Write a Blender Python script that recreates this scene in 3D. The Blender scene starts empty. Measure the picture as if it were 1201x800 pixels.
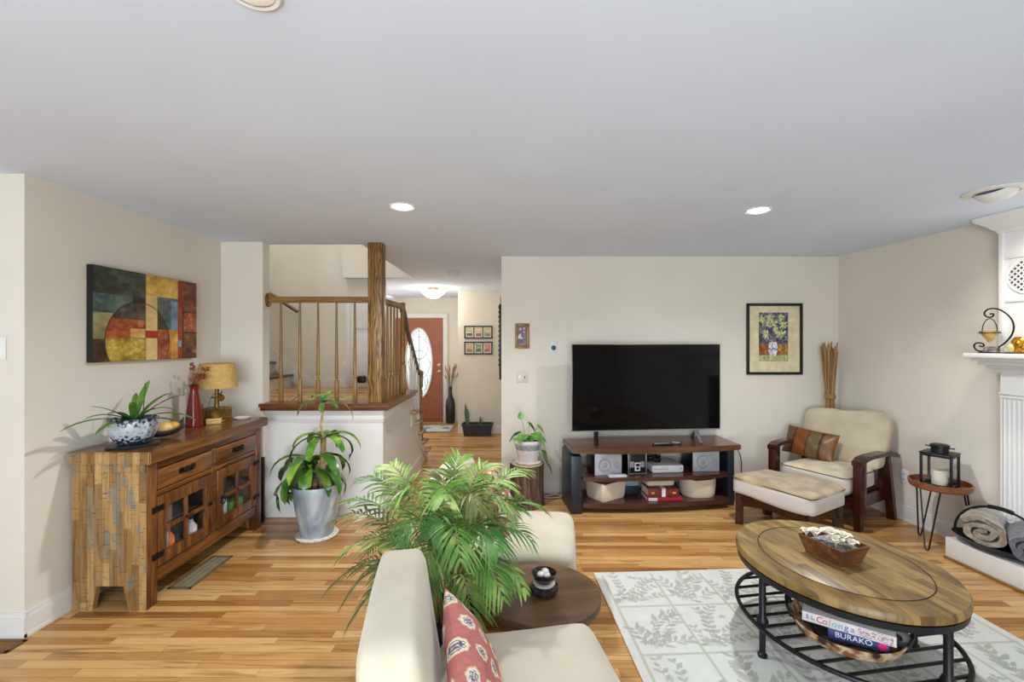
import bpy, bmesh, math, random
import numpy as np
from mathutils import Vector, Matrix, noise
random.seed(7)
SC = bpy.context.scene
COL = SC.collection
PI = math.pi

# ------------------------------------------------------------------ camera, light, exposure
CAM_Z = 1.55
FOC = 534.0                                   # focal length in pixels of the 1201x800 frame
cd = bpy.data.cameras.new('camera'); cam = bpy.data.objects.new('camera', cd); COL.objects.link(cam)
cam.location = (0, 0, CAM_Z); cam.rotation_euler = (PI/2, 0, 0)
cd.sensor_width = 36.0; cd.lens = 36.0*FOC/1201.0; cd.shift_y = 2.0/1201.0; cd.clip_start = 0.05
SC.camera = cam
SC.view_settings.view_transform = 'Standard'
SC.view_settings.look = 'None'
SC.view_settings.exposure = 0.2
SC.view_settings.gamma = 1.0
SC.view_settings.use_curve_mapping = False

w = bpy.data.worlds.new('world'); SC.world = w; w.use_nodes = True
w.node_tree.nodes['Background'].inputs[0].default_value = (0.85, 0.92, 1.0, 1)
w.node_tree.nodes['Background'].inputs[1].default_value = 1.0

def area(name, loc, rot, sx, sy, power, col=(1, 1, 1)):
    d = bpy.data.lights.new(name, 'AREA'); d.shape = 'RECTANGLE'; d.size = sx; d.size_y = sy
    d.energy = power; d.color = col
    o = bpy.data.objects.new(name, d); COL.objects.link(o); o.location = loc; o.rotation_euler = rot
    return o
def point(name, loc, power, col=(1, .93, .82), r=.05):
    d = bpy.data.lights.new(name, 'POINT'); d.energy = power; d.color = col; d.shadow_soft_size = r
    o = bpy.data.objects.new(name, d); COL.objects.link(o); o.location = loc
    return o
def spot(name, loc, rot, power, angle, col=(1, .95, .88), r=.05, blend=.8):
    d = bpy.data.lights.new(name, 'SPOT'); d.energy = power; d.color = col; d.shadow_soft_size = r
    d.spot_size = angle; d.spot_blend = blend
    o = bpy.data.objects.new(name, d); COL.objects.link(o); o.location = loc; o.rotation_euler = rot
    return o
# daylight through the glass wall behind the camera and the dining-side window, unseen lamps added for stairwell and foyer
area('daylight_back_window', (-0.4, -2.25, 1.3), (PI/2, 0, 0), 3.1, 2.0, 78, (.86, .93, 1))
# added fill lamp in the same window opening, tilted up to brighten the ceiling
area('ceiling_fill_lamp', (-0.4, -2.22, .9), (PI/2+math.radians(33), 0, 0), 3.1, 1.1, 92, (.80, .90, 1))
area('daylight_dining_window', (-4.75, 0.3, 1.35), (PI/2, 0, -PI/2), 3.0, 1.9, 3, (.9, .95, 1))
area('stairwell_upper_lamp', (-2.7, 5.2, 4.9), (0, 0, 0), 1.6, 1.6, 36, (.95, .97, 1))  # unseen lamp added under the upper ceiling to light the stairwell
area('foyer_fill_lamp', (-2.55, 7.7, 1.4), (PI/2, 0, -PI/2), 1.6, 1.8, 14, (1, .97, .93))  # fill lamp added before the blank left wall to brighten the dark hall

# ------------------------------------------------------------------ helpers
def at(px, py, Y):
    """world point at distance Y for a pixel of the photograph"""
    return Vector(((px-600.5)/FOC*Y, Y, CAM_Z-(py-402.0)/FOC*Y))
def lin(c):
    return tuple(((v/255.0)/12.92 if v/255.0 <= .04045 else ((v/255.0+.055)/1.055)**2.4) for v in c)
def lin4(c): return lin(c)+(1.0,)

class MB:
    """collects shapes in one bmesh, then links them as ONE mesh object"""
    def __init__(s): s.bm = bmesh.new(); s.mi = 0
    def _xf(s, vs, m):
        if m is not None: bmesh.ops.transform(s.bm, matrix=m, verts=vs)
    def box(s, x0, x1, y0, y1, z0, z1, bev=0.0, m=None, seg=2):
        g = bmesh.ops.create_cube(s.bm, size=1.0); vs = g['verts']
        for v in vs:
            v.co = Vector((x0+(v.co.x+.5)*(x1-x0), y0+(v.co.y+.5)*(y1-y0), z0+(v.co.z+.5)*(z1-z0)))
        fs = set(f for v in vs for f in v.link_faces)
        for f in fs: f.material_index = s.mi
        if bev > 0:
            es = list(set(e for v in vs for e in v.link_edges))
            r = bmesh.ops.bevel(s.bm, geom=es, offset=bev, segments=seg, profile=.5, affect='EDGES')
            vs = list(set(v for f in r['faces'] for v in f.verts) | set(v for v in vs if v.is_valid))
            for f in r['faces']: f.material_index = s.mi
        s._xf(vs, m); return s
    def prism(s, pts, z0, z1, m=None):
        """pts: xy outline (counter-clockwise), extruded z0..z1"""
        a = [s.bm.verts.new((p[0], p[1], z0)) for p in pts]
        b = [s.bm.verts.new((p[0], p[1], z1)) for p in pts]
        n = len(pts)
        fs = [s.bm.faces.new(a[::-1]), s.bm.faces.new(b)]
        for i in range(n): fs.append(s.bm.faces.new((a[i], a[(i+1) % n], b[(i+1) % n], b[i])))
        for f in fs: f.material_index = s.mi
        s._xf(a+b, m); return s
    def lathe(s, prof, cx=0, cy=0, cz=0, seg=32, sx=1, sy=1, m=None):
        rings = []; allv = []
        for r, z in prof:
            if r < 1e-6:
                v = s.bm.verts.new((cx, cy, cz+z)); rings.append([v]); allv.append(v)
            else:
                ring = [s.bm.verts.new((cx+sx*r*math.cos(2*PI*i/seg), cy+sy*r*math.sin(2*PI*i/seg), cz+z)) for i in range(seg)]
                rings.append(ring); allv += ring
        for a, b in zip(rings[:-1], rings[1:]):
            for i in range(seg):
                j = (i+1) % seg
                if len(a) == 1 and len(b) == 1: continue
                if len(a) == 1: f = s.bm.faces.new((a[0], b[j], b[i]))
                elif len(b) == 1: f = s.bm.faces.new((a[i], a[j], b[0]))
                else: f = s.bm.faces.new((a[i], a[j], b[j], b[i]))
                f.material_index = s.mi
        s._xf(allv, m); return s
    def tube(s, pts, r, seg=8, closed=False, cap=True, m=None, flat=1.0):
        pts = [Vector(p) for p in pts]; n = len(pts)
        rad = r if isinstance(r, (list, tuple)) else [r]*n
        rings = []; up = None; allv = []
        for i, p in enumerate(pts):
            if closed: t = pts[(i+1) % n]-pts[i-1]
            else: t = pts[min(i+1, n-1)]-pts[max(i-1, 0)]
            if t.length < 1e-9: t = Vector((0, 0, 1))
            t.normalize()
            if up is None:
                up = Vector((0, 0, 1)) if abs(t.z) < .9 else Vector((1, 0, 0))
            a = t.cross(up)
            if a.length < 1e-4: a = t.cross(Vector((0, 1, 0)))
            a.normalize(); b = a.cross(t).normalized(); up = b
            ring = [s.bm.verts.new(p+rad[i]*(a*math.cos(2*PI*k/seg)+flat*b*math.sin(2*PI*k/seg))) for k in range(seg)]
            rings.append(ring); allv += ring
        pr = list(zip(rings[:-1], rings[1:]))
        if closed: pr.append((rings[-1], rings[0]))
        for a, b in pr:
            for k in range(seg):
                f = s.bm.faces.new((a[k], a[(k+1) % seg], b[(k+1) % seg], b[k])); f.material_index = s.mi
        if cap and not closed:
            for rg in (rings[0][::-1], rings[-1]):
                f = s.bm.faces.new(rg); f.material_index = s.mi
        s._xf(allv, m); return s
    def bar(s, p0, p1, wx, wy, m=None, ref=(0, 0, 1)):
        """rectangular bar from p0 to p1"""
        p0 = Vector(p0); p1 = Vector(p1); t = (p1-p0).normalized()
        a = t.cross(Vector(ref))
        if a.length < 1e-4: a = t.cross(Vector((1, 0, 0)))
        a.normalize(); b = a.cross(t).normalized()
        q = []
        for p in (p0, p1):
            for sa, sb in ((-1, -1), (1, -1), (1, 1), (-1, 1)):
                q.append(s.bm.verts.new(p+a*sa*wx/2+b*sb*wy/2))
        for idx in ((0, 1, 2, 3), (7, 6, 5, 4), (0, 4, 5, 1), (1, 5, 6, 2), (2, 6, 7, 3), (3, 7, 4, 0)):
            f = s.bm.faces.new([q[i] for i in idx]); f.material_index = s.mi
        s._xf(q, m); return s
    def rbox(s, x0, x1, y0, y1, z0, z1, r, n=8, warp=None, puff=0.0, m=None):
        """soft box: rounded edges, optional puffed faces and a warp function"""
        hx, hy, hz = (x1-x0)/2, (y1-y0)/2, (z1-z0)/2; c = Vector(((x0+x1)/2, (y0+y1)/2, (z0+z1)/2))
        r = min(r, hx, hy, hz)
        old = set(s.bm.verts)
        g = bmesh.ops.create_cube(s.bm, size=2.0)
        es = list(set(e for v in g['verts'] for e in v.link_edges))
        bmesh.ops.subdivide_edges(s.bm, edges=es, cuts=n, use_grid_fill=True)
        seen = [v for v in s.bm.verts if v not in old]
        for v in seen:
            u = v.co.copy()
            # crowd the grid towards the edges so that the rounding has enough vertices
            q = Vector([math.copysign(abs(a)**.75, a) for a in u])
            p = Vector((q.x*hx, q.y*hy, q.z*hz))
            cl = Vector((max(-hx+r, min(hx-r, p.x)), max(-hy+r, min(hy-r, p.y)), max(-hz+r, min(hz-r, p.z))))
            d = p-cl
            if d.length > 1e-9: p = cl+d.normalized()*r
            if puff:
                ax = [abs(u.x), abs(u.y), abs(u.z)]; k = ax.index(max(ax)); o = [i for i in range(3) if i != k]
                p[k] += math.copysign(puff*(1-ax[o[0]]**2)*(1-ax[o[1]]**2), p[k])
            p = p+c
            v.co = Vector(warp(p)) if warp else p
        for f in set(f for v in seen for f in v.link_faces): f.material_index = s.mi
        s._xf(list(seen), m); return s
    def blade(s, pts, widths, nrm=None, fold=0.0):
        """leaf strip along pts with half widths; nrm = side direction hint"""
        pts = [Vector(p) for p in pts]; n = len(pts); rows = []
        for i, p in enumerate(pts):
            t = (pts[min(i+1, n-1)]-pts[max(i-1, 0)])
            if t.length < 1e-9: t = Vector((0, 0, 1))
            t.normalize()
            a = t.cross(Vector(nrm if nrm is not None else (0, 0, 1)))
            if a.length < 1e-3: a = t.cross(Vector((1, 0, 0)))
            a.normalize(); up = a.cross(t).normalized(); wd = widths[i]
            rows.append((s.bm.verts.new(p-a*wd+up*fold*wd), s.bm.verts.new(p), s.bm.verts.new(p+a*wd+up*fold*wd)))
        for r0, r1 in zip(rows[:-1], rows[1:]):
            for k in (0, 1):
                f = s.bm.faces.new((r0[k], r0[k+1], r1[k+1], r1[k])); f.material_index = s.mi
        return s
    def ball(s, c, r, sub=2, sc=(1, 1, 1), m=None):
        g = bmesh.ops.create_icosphere(s.bm, subdivisions=sub, radius=1.0)
        for v in g['verts']: v.co = Vector((c[0]+v.co.x*r*sc[0], c[1]+v.co.y*r*sc[1], c[2]+v.co.z*r*sc[2]))
        for f in set(f for v in g['verts'] for f in v.link_faces): f.material_index = s.mi
        s._xf(g['verts'], m); return s
    def build(s, name, mats, parent=None, loc=None, rotz=0.0, ang=35, norm=True):
        if norm: bmesh.ops.recalc_face_normals(s.bm, faces=s.bm.faces[:])
        me = bpy.data.meshes.new(name); s.bm.to_mesh(me); s.bm.free()
        for mt in (mats if isinstance(mats, (list, tuple)) else [mats]): me.materials.append(mt)
        for p in me.polygons: p.use_smooth = True
        me.set_sharp_from_angle(angle=math.radians(ang))
        o = bpy.data.objects.new(name, me); COL.objects.link(o)
        if parent is not None: o.parent = parent
        if loc is not None: o.location = loc
        o.rotation_euler = (0, 0, rotz)
        return o

def tag(o, label=None, cat=None, group=None, kind=None):
    if label: o['label'] = label
    if cat: o['category'] = cat
    if group: o['group'] = group
    if kind: o['kind'] = kind
    return o
def thing(name, label, cat, loc=(0, 0, 0), rotz=0.0, group=None):
    o = bpy.data.objects.new(name, None); COL.objects.link(o); o.empty_display_size = .05
    o.location = loc; o.rotation_euler = (0, 0, rotz)
    return tag(o, label, cat, group)
def struct(name, mb, m, parent=None, ang=35):
    o = mb.build(name, m, parent, ang=ang)
    if parent is None: o['kind'] = 'structure'
    return o
def lettering(name, txt, size, m, parent, M4, extrude=.0006):
    c = bpy.data.curves.new(name, 'FONT'); c.body = txt; c.size = size; c.extrude = extrude
    c.align_x = 'LEFT'; c.align_y = 'CENTER'; c.materials.append(m)
    tmp = bpy.data.objects.new('lettering_curve', c); me = bpy.data.meshes.new_from_object(tmp)
    bpy.data.objects.remove(tmp); bpy.data.curves.remove(c); me.name = name
    o = bpy.data.objects.new(name, me); COL.objects.link(o); o.parent = parent; o.matrix_local = M4
    return o
def frameM(o, ex, ey):
    ex = Vector(ex).normalized(); ey = Vector(ey).normalized(); ez = ex.cross(ey)
    return Matrix(((ex.x, ey.x, ez.x, o[0]), (ex.y, ey.y, ez.y, o[1]), (ex.z, ey.z, ez.z, o[2]), (0, 0, 0, 1)))

# ------------------------------------------------------------------ procedural materials
def newmat(name):
    m = bpy.data.materials.new(name); m.use_nodes = True
    nt = m.node_tree; return m, nt, nt.nodes['Principled BSDF']
def nd(nt, typ, **kw):
    n = nt.nodes.new(typ)
    for k, v in kw.items():
        if k.startswith('i_'): n.inputs[k[2:].replace('_', ' ')].default_value = v
        elif k[0] == 'n' and k[1:].isdigit(): n.inputs[int(k[1:])].default_value = v
        else: setattr(n, k, v)
    return n
def coords(nt, scale=(1, 1, 1), src='Object', rot=(0, 0, 0)):
    tc = nd(nt, 'ShaderNodeTexCoord'); mp = nd(nt, 'ShaderNodeMapping')
    mp.inputs['Scale'].default_value = scale; mp.inputs['Rotation'].default_value = rot
    nt.links.new(tc.outputs[src], mp.inputs['Vector']); return mp.outputs[0]
def ramp(nt, fac, stops):
    r = nd(nt, 'ShaderNodeValToRGB'); e = r.color_ramp.elements
    while len(e) < len(stops): e.new(.5)
    for el, (p, c) in zip(e, stops): el.position = p; el.color = lin4(c)
    nt.links.new(fac, r.inputs[0]); return r.outputs[0]
def mixc(nt, fac, a, b, mode='MIX'):
    n = nd(nt, 'ShaderNodeMix', data_type='RGBA', blend_type=mode)
    for sock, v in ((n.inputs[0], fac), (n.inputs[6], a), (n.inputs[7], b)):
        if isinstance(v, bpy.types.NodeSocket): nt.links.new(v, sock)
        elif isinstance(v, tuple): sock.default_value = lin4(v)
        else: sock.default_value = v
    return n.outputs[2]
def math_(nt, op, a, b=None):
    n = nd(nt, 'ShaderNodeMath', operation=op)
    for i, v in enumerate((a, b)):
        if v is None: continue
        if isinstance(v, bpy.types.NodeSocket): nt.links.new(v, n.inputs[i])
        else: n.inputs[i].default_value = v
    return n.outputs[0]
def bump(nt, b, h, strength=.2, dist=.01):
    n = nd(nt, 'ShaderNodeBump'); n.inputs['Strength'].default_value = strength; n.inputs['Distance'].default_value = dist
    nt.links.new(h, n.inputs['Height']); nt.links.new(n.outputs[0], b.inputs['Normal'])
def plain(name, c, rough=.5, metal=0.0, var=.06, scale=14.0, bmp=0.0, spec=None, bscale=None):
    """one colour with a faint noise variation, optionally a noise bump"""
    m, nt, b = newmat(name)
    v = coords(nt); nz = nd(nt, 'ShaderNodeTexNoise', i_Scale=scale, i_Detail=4.0); nt.links.new(v, nz.inputs['Vector'])
    lo = tuple(max(0, x*(1-var)) for x in c); hi = tuple(min(255, x*(1+var)) for x in c)
    nt.links.new(ramp(nt, nz.outputs[0], [(.3, lo), (.7, hi)]), b.inputs['Base Color'])
    b.inputs['Roughness'].default_value = rough; b.inputs['Metallic'].default_value = metal
    if spec is not None: b.inputs['Specular IOR Level'].default_value = spec
    if bmp:
        n2 = nd(nt, 'ShaderNodeTexNoise', i_Scale=bscale or scale*6, i_Detail=5.0); nt.links.new(v, n2.inputs['Vector'])
        bump(nt, b, n2.outputs[0], bmp, .004)
    return m
def wood(name, stops, grain='x', scale=10.0, stretch=.06, rough=.4, bmp=.08, rings=0.0):
    m, nt, b = newmat(name)
    sc = [scale]*3; sc['xyz'.index(grain)] = scale*stretch
    v = coords(nt, tuple(sc)); nz = nd(nt, 'ShaderNodeTexNoise', i_Scale=1.0, i_Detail=7.0, i_Roughness=.6, i_Distortion=.6)
    nt.links.new(v, nz.inputs['Vector']); f = nz.outputs[0]
    if rings:
        wv = nd(nt, 'ShaderNodeTexWave', i_Scale=rings, i_Distortion=6.0, i_Detail=3.0, wave_type='RINGS')
        nt.links.new(v, wv.inputs['Vector'])
        f = math_(nt, 'ADD', math_(nt, 'MULTIPLY', f, .55), math_(nt, 'MULTIPLY', wv.outputs['Fac'], .45))
    nt.links.new(ramp(nt, f, stops), b.inputs['Base Color'])
    b.inputs['Roughness'].default_value = rough
    if bmp: bump(nt, b, f, bmp, .004)
    return m
def emis(name, c, s):
    m, nt, b = newmat(name); b.inputs['Base Color'].default_value = lin4(c)
    b.inputs['Emission Color'].default_value = lin4(c); b.inputs['Emission Strength'].default_value = s
    return m
def glass(name, c=(255, 255, 255), rough=.02, alpha=.12):
    """thin pane: mostly clear with a glossy coat"""
    m, nt, b = newmat(name); nt.nodes.remove(b); out = nt.nodes['Material Output']
    tr = nd(nt, 'ShaderNodeBsdfTransparent'); gl = nd(nt, 'ShaderNodeBsdfGlossy'); mx = nd(nt, 'ShaderNodeMixShader')
    tr.inputs[0].default_value = lin4(c); gl.inputs['Roughness'].default_value = rough; gl.inputs['Color'].default_value = (1, 1, 1, 1)
    mx.inputs[0].default_value = alpha; nt.links.new(tr.outputs[0], mx.inputs[1]); nt.links.new(gl.outputs[0], mx.inputs[2])
    nt.links.new(mx.outputs[0], out.inputs['Surface']); return m
def attrmat(name, rough=.6, bmp=0.0, bscale=200.0, emit=0.0, spec=.5):
    """colour pattern carried by the mesh"""
    m, nt, b = newmat(name); a = nd(nt, 'ShaderNodeAttribute', attribute_name='pattern')
    nt.links.new(a.outputs['Color'], b.inputs['Base Color']); b.inputs['Roughness'].default_value = rough
    b.inputs['Specular IOR Level'].default_value = spec
    if emit:
        nt.links.new(a.outputs['Color'], b.inputs['Emission Color']); b.inputs['Emission Strength'].default_value = emit
    if bmp:
        nz = nd(nt, 'ShaderNodeTexNoise', i_Scale=bscale, i_Detail=4.0); nt.links.new(coords(nt), nz.inputs['Vector'])
        bump(nt, b, nz.outputs[0], bmp, .003)
    return m

def pattern_grid(name, w, h, nx, ny, func, mt, parent=None, M4=None, wobble=None):
    """a flat sheet in local xy (u right 0..1, v up 0..1), coloured per vertex by func(u, v) -> sRGB 0..255"""
    u, v = np.meshgrid(np.linspace(0, 1, nx), np.linspace(0, 1, ny))
    z = np.zeros_like(u) if wobble is None else wobble(u, v)
    co = np.stack([(u-.5)*w, (v-.5)*h, z], -1).reshape(-1, 3)
    idx = np.arange(nx*ny).reshape(ny, nx)
    q = np.stack([idx[:-1, :-1], idx[:-1, 1:], idx[1:, 1:], idx[1:, :-1]], -1).reshape(-1, 4)
    me = bpy.data.meshes.new(name); me.vertices.add(len(co)); me.vertices.foreach_set('co', co.astype('f').ravel())
    me.loops.add(q.size); me.loops.foreach_set('vertex_index', q.ravel().astype('i'))
    me.polygons.add(len(q)); me.polygons.foreach_set('loop_start', np.arange(0, q.size, 4, dtype='i'))
    me.update(); me.validate()
    c = func(u, v).reshape(-1, 3)/255.0
    c = np.where(c <= .04045, c/12.92, ((np.clip(c, 0, 1)+.055)/1.055)**2.4)
    a = me.color_attributes.new('pattern', 'FLOAT_COLOR', 'POINT')
    a.data.foreach_set('color', np.concatenate([c, np.ones((len(c), 1))], 1).astype('f').ravel())
    me.materials.append(mt)
    for p in me.polygons: p.use_smooth = True
    o = bpy.data.objects.new(name, me); COL.objects.link(o)
    if parent is not None: o.parent = parent
    if M4 is not None: o.matrix_local = M4
    return o
def vnoise(u, v, s, seed=0):
    """smooth value noise on arrays"""
    rs = np.random.RandomState(seed); n = 64; g = rs.rand(n, n)
    x = (u*s) % n; y = (v*s) % n; i = x.astype(int) % n; j = y.astype(int) % n; fx = x-np.floor(x); fy = y-np.floor(y)
    fx = fx*fx*(3-2*fx); fy = fy*fy*(3-2*fy); i2 = (i+1) % n; j2 = (j+1) % n
    return (g[j, i]*(1-fx)+g[j, i2]*fx)*(1-fy)+(g[j2, i]*(1-fx)+g[j2, i2]*fx)*fy
def fbm(u, v, s, seed=0):
    return (vnoise(u, v, s, seed)*.5+vnoise(u, v, s*2.1, seed+1)*.3+vnoise(u, v, s*4.3, seed+2)*.2)

M_wall = plain('wall_paint', (219, 213, 199), .85, var=.015, scale=2.0, bmp=.04, bscale=180)
M_ceil = plain('ceiling_paint', (218, 229, 246), .95, var=.012, scale=1.5, bmp=.03, bscale=120)
M_trim = plain('white_trim_paint', (222, 220, 215), .45, var=.015, scale=4)
M_mantel = plain('white_mantel_paint', (232, 232, 230), .4, var=.01, scale=4)
M_black = plain('black_metal', (20, 22, 26), .42, .3, var=.1, bmp=.03)
M_plastic = plain('black_plastic', (15, 15, 17), .35, var=.1)
M_brass = plain('aged_brass', (120, 92, 40), .38, .75, var=.25, scale=20)
M_white = plain('white_plastic', (225, 225, 222), .4, var=.02)
M_steel = plain('satin_steel', (170, 172, 176), .3, .8, var=.06)

def mat_floor():
    m, nt, b = newmat('oak_strip_floor')
    tc = nd(nt, 'ShaderNodeTexCoord'); sp = nd(nt, 'ShaderNodeSeparateXYZ'); nt.links.new(tc.outputs['Object'], sp.inputs[0])
    W, L = .057, .85
    ry = math_(nt, 'DIVIDE', sp.outputs['Y'], W); row = math_(nt, 'FLOOR', ry)
    w1 = nd(nt, 'ShaderNodeTexWhiteNoise', noise_dimensions='1D'); nt.links.new(row, w1.inputs['W'])
    rx = math_(nt, 'ADD', math_(nt, 'DIVIDE', sp.outputs['X'], L), math_(nt, 'MULTIPLY', w1.outputs['Value'], 7.3))
    col = math_(nt, 'FLOOR', rx)
    cb = nd(nt, 'ShaderNodeCombineXYZ'); nt.links.new(row, cb.inputs[0]); nt.links.new(col, cb.inputs[1])
    w2 = nd(nt, 'ShaderNodeTexWhiteNoise', noise_dimensions='2D'); nt.links.new(cb.outputs[0], w2.inputs['Vector'])
    base = ramp(nt, w2.outputs['Value'], [(0, (154, 104, 54)), (.2, (186, 135, 76)), (.55, (202, 155, 94)), (.82, (216, 174, 114)), (1, (166, 115, 60))])
    # grain, shifted per board
    mp = nd(nt, 'ShaderNodeMapping'); mp.inputs['Scale'].default_value = (2.2, 34, 1)
    va = nd(nt, 'ShaderNodeVectorMath', operation='ADD'); nt.links.new(tc.outputs['Object'], va.inputs[0])
    vs = nd(nt, 'ShaderNodeVectorMath', operation='SCALE'); vs.inputs['Scale'].default_value = 9.0
    nt.links.new(w2.outputs['Color'], vs.inputs[0]); nt.links.new(vs.outputs[0], va.inputs[1]); nt.links.new(va.outputs[0], mp.inputs[0])
    nz = nd(nt, 'ShaderNodeTexNoise', i_Scale=1.0, i_Detail=6.0, i_Distortion=.9); nt.links.new(mp.outputs[0], nz.inputs['Vector'])
    g = ramp(nt, nz.outputs[0], [(.28, (150, 126, 98)), (.5, (255, 255, 255)), (.78, (230, 214, 192))])
    c = mixc(nt, .75, base, g, 'MULTIPLY')
    fy = math_(nt, 'FRACT', ry); fx = math_(nt, 'FRACT', rx)
    ey = math_(nt, 'LESS_THAN', math_(nt, 'MINIMUM', fy, math_(nt, 'SUBTRACT', 1.0, fy)), .018)
    ex = math_(nt, 'LESS_THAN', math_(nt, 'MINIMUM', fx, math_(nt, 'SUBTRACT', 1.0, fx)), .0011)
    gap = math_(nt, 'MAXIMUM', ey, ex)
    c = mixc(nt, math_(nt, 'MULTIPLY', gap, .7), c, (80, 50, 25))
    nt.links.new(c, b.inputs['Base Color']); b.inputs['Roughness'].default_value = .27
    bump(nt, b, math_(nt, 'SUBTRACT', math_(nt, 'MULTIPLY', nz.outputs[0], .25), gap), .12, .002)
    return m
M_floor = mat_floor()
OAK = [(.25, (92, 64, 28)), (.5, (132, 98, 48)), (.75, (160, 124, 66))]
M_oak_x = wood('oak_rail', OAK, 'x', 60, .05, .35)
M_oak_y = wood('oak_rail_long', OAK, 'y', 60, .05, .35)
M_oak_z = wood('oak_baluster', OAK, 'z', 60, .05, .35)
def mat_post():
    m, nt, b = newmat('oak_post_grain')
    wv = nd(nt, 'ShaderNodeTexWave', i_Scale=13.0, i_Distortion=14.0, i_Detail=2.0, wave_type='BANDS', bands_direction='X')
    wv.inputs['Detail Scale'].default_value = 1.6; nt.links.new(coords(nt, (1, 1, .16)), wv.inputs['Vector'])
    nz = nd(nt, 'ShaderNodeTexNoise', i_Scale=1.0, i_Detail=5.0); nt.links.new(coords(nt, (160, 160, 6)), nz.inputs['Vector'])
    f = math_(nt, 'ADD', math_(nt, 'MULTIPLY', wv.outputs['Fac'], .6), math_(nt, 'MULTIPLY', nz.outputs[0], .4))
    nt.links.new(ramp(nt, f, [(.2, (78, 52, 20)), (.42, (112, 80, 34)), (.65, (136, 102, 50)), (.85, (148, 114, 60))]), b.inputs['Base Color'])
    b.inputs['Roughness'].default_value = .4; bump(nt, b, f, .1, .003); return m
M_post = mat_post()
M_cap = wood('oak_cap_dark', [(.25, (70, 36, 16)), (.5, (104, 60, 28)), (.78, (140, 92, 48))], 'x', 50, .05, .28)
M_cap_y = wood('oak_cap_side', [(.25, (96, 62, 28)), (.5, (140, 98, 50)), (.78, (176, 132, 76))], 'y', 50, .05, .28)

# ------------------------------------------------------------------ the room shell
H = 2.44
YB = 4.70                                     # wall with the television
XL = -2.57                                    # wall with the painting
def rwall(y): return 3.37+.085*(YB-y)         # fireplace wall, slightly out of square
struct('floor', MB().box(-5.2, 4.2, -2.6, 9.2, -.1, 0), M_floor)
struct('floor_subfloor', MB().box(-5.3, 4.3, -2.7, 9.3, -.2, -.1), M_trim)
mb = MB()
mb.box(-5.2, 4.2, -2.6, 4.13, H, H+.25).box(-1.36, 4.2, 4.13, 9.2, H, H+.25).box(-2.32, -1.36, 6.25, 9.2, H, H+.25)
struct('ceiling', mb, M_ceil)
struct('ceiling_stairwell', MB().box(-4.0, -1.2, 4.0, 6.5, 5.0, 5.1), M_ceil)
struct('wall_left', MB().box(XL-.14, XL, 2.40, 4.02, 0, H), M_wall)
struct('wall_left_return', MB().box(-5.0, XL-.14, 2.40, 2.54, 0, H), M_wall)
struct('wall_landing', MB().box(XL-.14, -2.2, 4.02, 4.13, 0, H), M_wall)
struct('wall_tv', MB().box(-.11, 3.6, YB, YB+.14, 0, H), M_wall)
struct('wall_hall_right', MB().box(-.11, .03, YB+.14, 7.80, 0, H), M_wall)
mb = MB()
mb.prism([(rwall(YB+.2), YB+.2), (rwall(-2.6), -2.6), (rwall(-2.6)+.15, -2.6), (rwall(YB+.2)+.15, YB+.2)], 0, H)
struct('wall_right', mb, M_wall)
mb = MB()                                     # rear wall with the wide window opening
mb.box(-5.0, -3.0, -2.44, -2.3, 0, H).box(1.2, 4.2, -2.44, -2.3, 0, H).box(-3.0, 1.2, -2.44, -2.3, 0, .3).box(-3.0, 1.2, -2.44, -2.3, 2.3, H)
struct('wall_rear', mb, M_wall)
mb = MB()
mb.box(-5.0, -4.86, -2.44, -1.2, 0, H).box(-5.0, -4.86, 1.8, 2.54, 0, H).box(-5.0, -4.86, -1.2, 1.8, 0, .4).box(-5.0, -4.86, -1.2, 1.8, 2.3, H)
struct('wall_dining', mb, M_wall)
for nm, bx in (('window_1', [(-3.0, -2.95, -2.42, -2.34, .3, 2.3), (1.15, 1.2, -2.42, -2.34, .3, 2.3), (-3, 1.2, -2.42, -2.34, .3, .36), (-3, 1.2, -2.42, -2.34, 2.24, 2.3), (-1.63, -1.57, -2.42, -2.34, .3, 2.3), (-.23, -.17, -2.42, -2.34, .3, 2.3)]),
               ('window_2', [(-4.96, -4.88, -1.2, -1.15, .4, 2.3), (-4.96, -4.88, 1.75, 1.8, .4, 2.3), (-4.96, -4.88, -1.2, 1.8, .4, .46), (-4.96, -4.88, -1.2, 1.8, 2.24, 2.3), (-4.96, -4.88, .27, .33, .4, 2.3)])):
    mb = MB()
    for q in bx: mb.box(*q, bev=.006)
    struct(nm, mb, M_trim)
# foyer beyond
struct('wall_foyer', MB().box(-2.75, .03, 9.0, 9.14, 0, H), M_wall)
struct('wall_hall_end', MB().box(-.925, .03, 7.80, 8.99, 0, H), M_wall)
struct('wall_foyer_left', MB().box(-2.75, -2.6, 6.45, 9.0, 0, H), M_wall)
# stairwell
mb = MB()
mb.box(-2.75, -2.32, 6.35, 6.45, 0, 5).box(-2.32, -1.78, 6.35, 6.45, 0, H).box(-4.0, -2.75, 6.42, 6.52, 0, 5).box(-2.32, -1.2, 6.24, 6.35, H+.002, 5)
struct('wall_stairwell_back', mb, M_wall)
struct('wall_stairwell_left', MB().box(-4.0, -3.9, 4.0, 6.5, 0, 5), M_wall)
struct('wall_stairwell_front', MB().box(-4.0, -1.2, 4.03, 4.13, H+.25, 5), M_wall)
struct('wall_stairwell_right', MB().box(-1.36, -1.22, 4.13, 6.35, H+.25, 5), M_wall)
struct('wall_stair_side', MB().box(-4.0, XL-.14, 4.02, 4.13, 0, H), M_wall)
# white half wall round the landing
LZ = .93
mb = MB().box(-2.2, -1.15, 4.06, 4.17, 0, .955).box(-1.26, -1.15, 4.17, 5.18, 0, .955)
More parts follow.
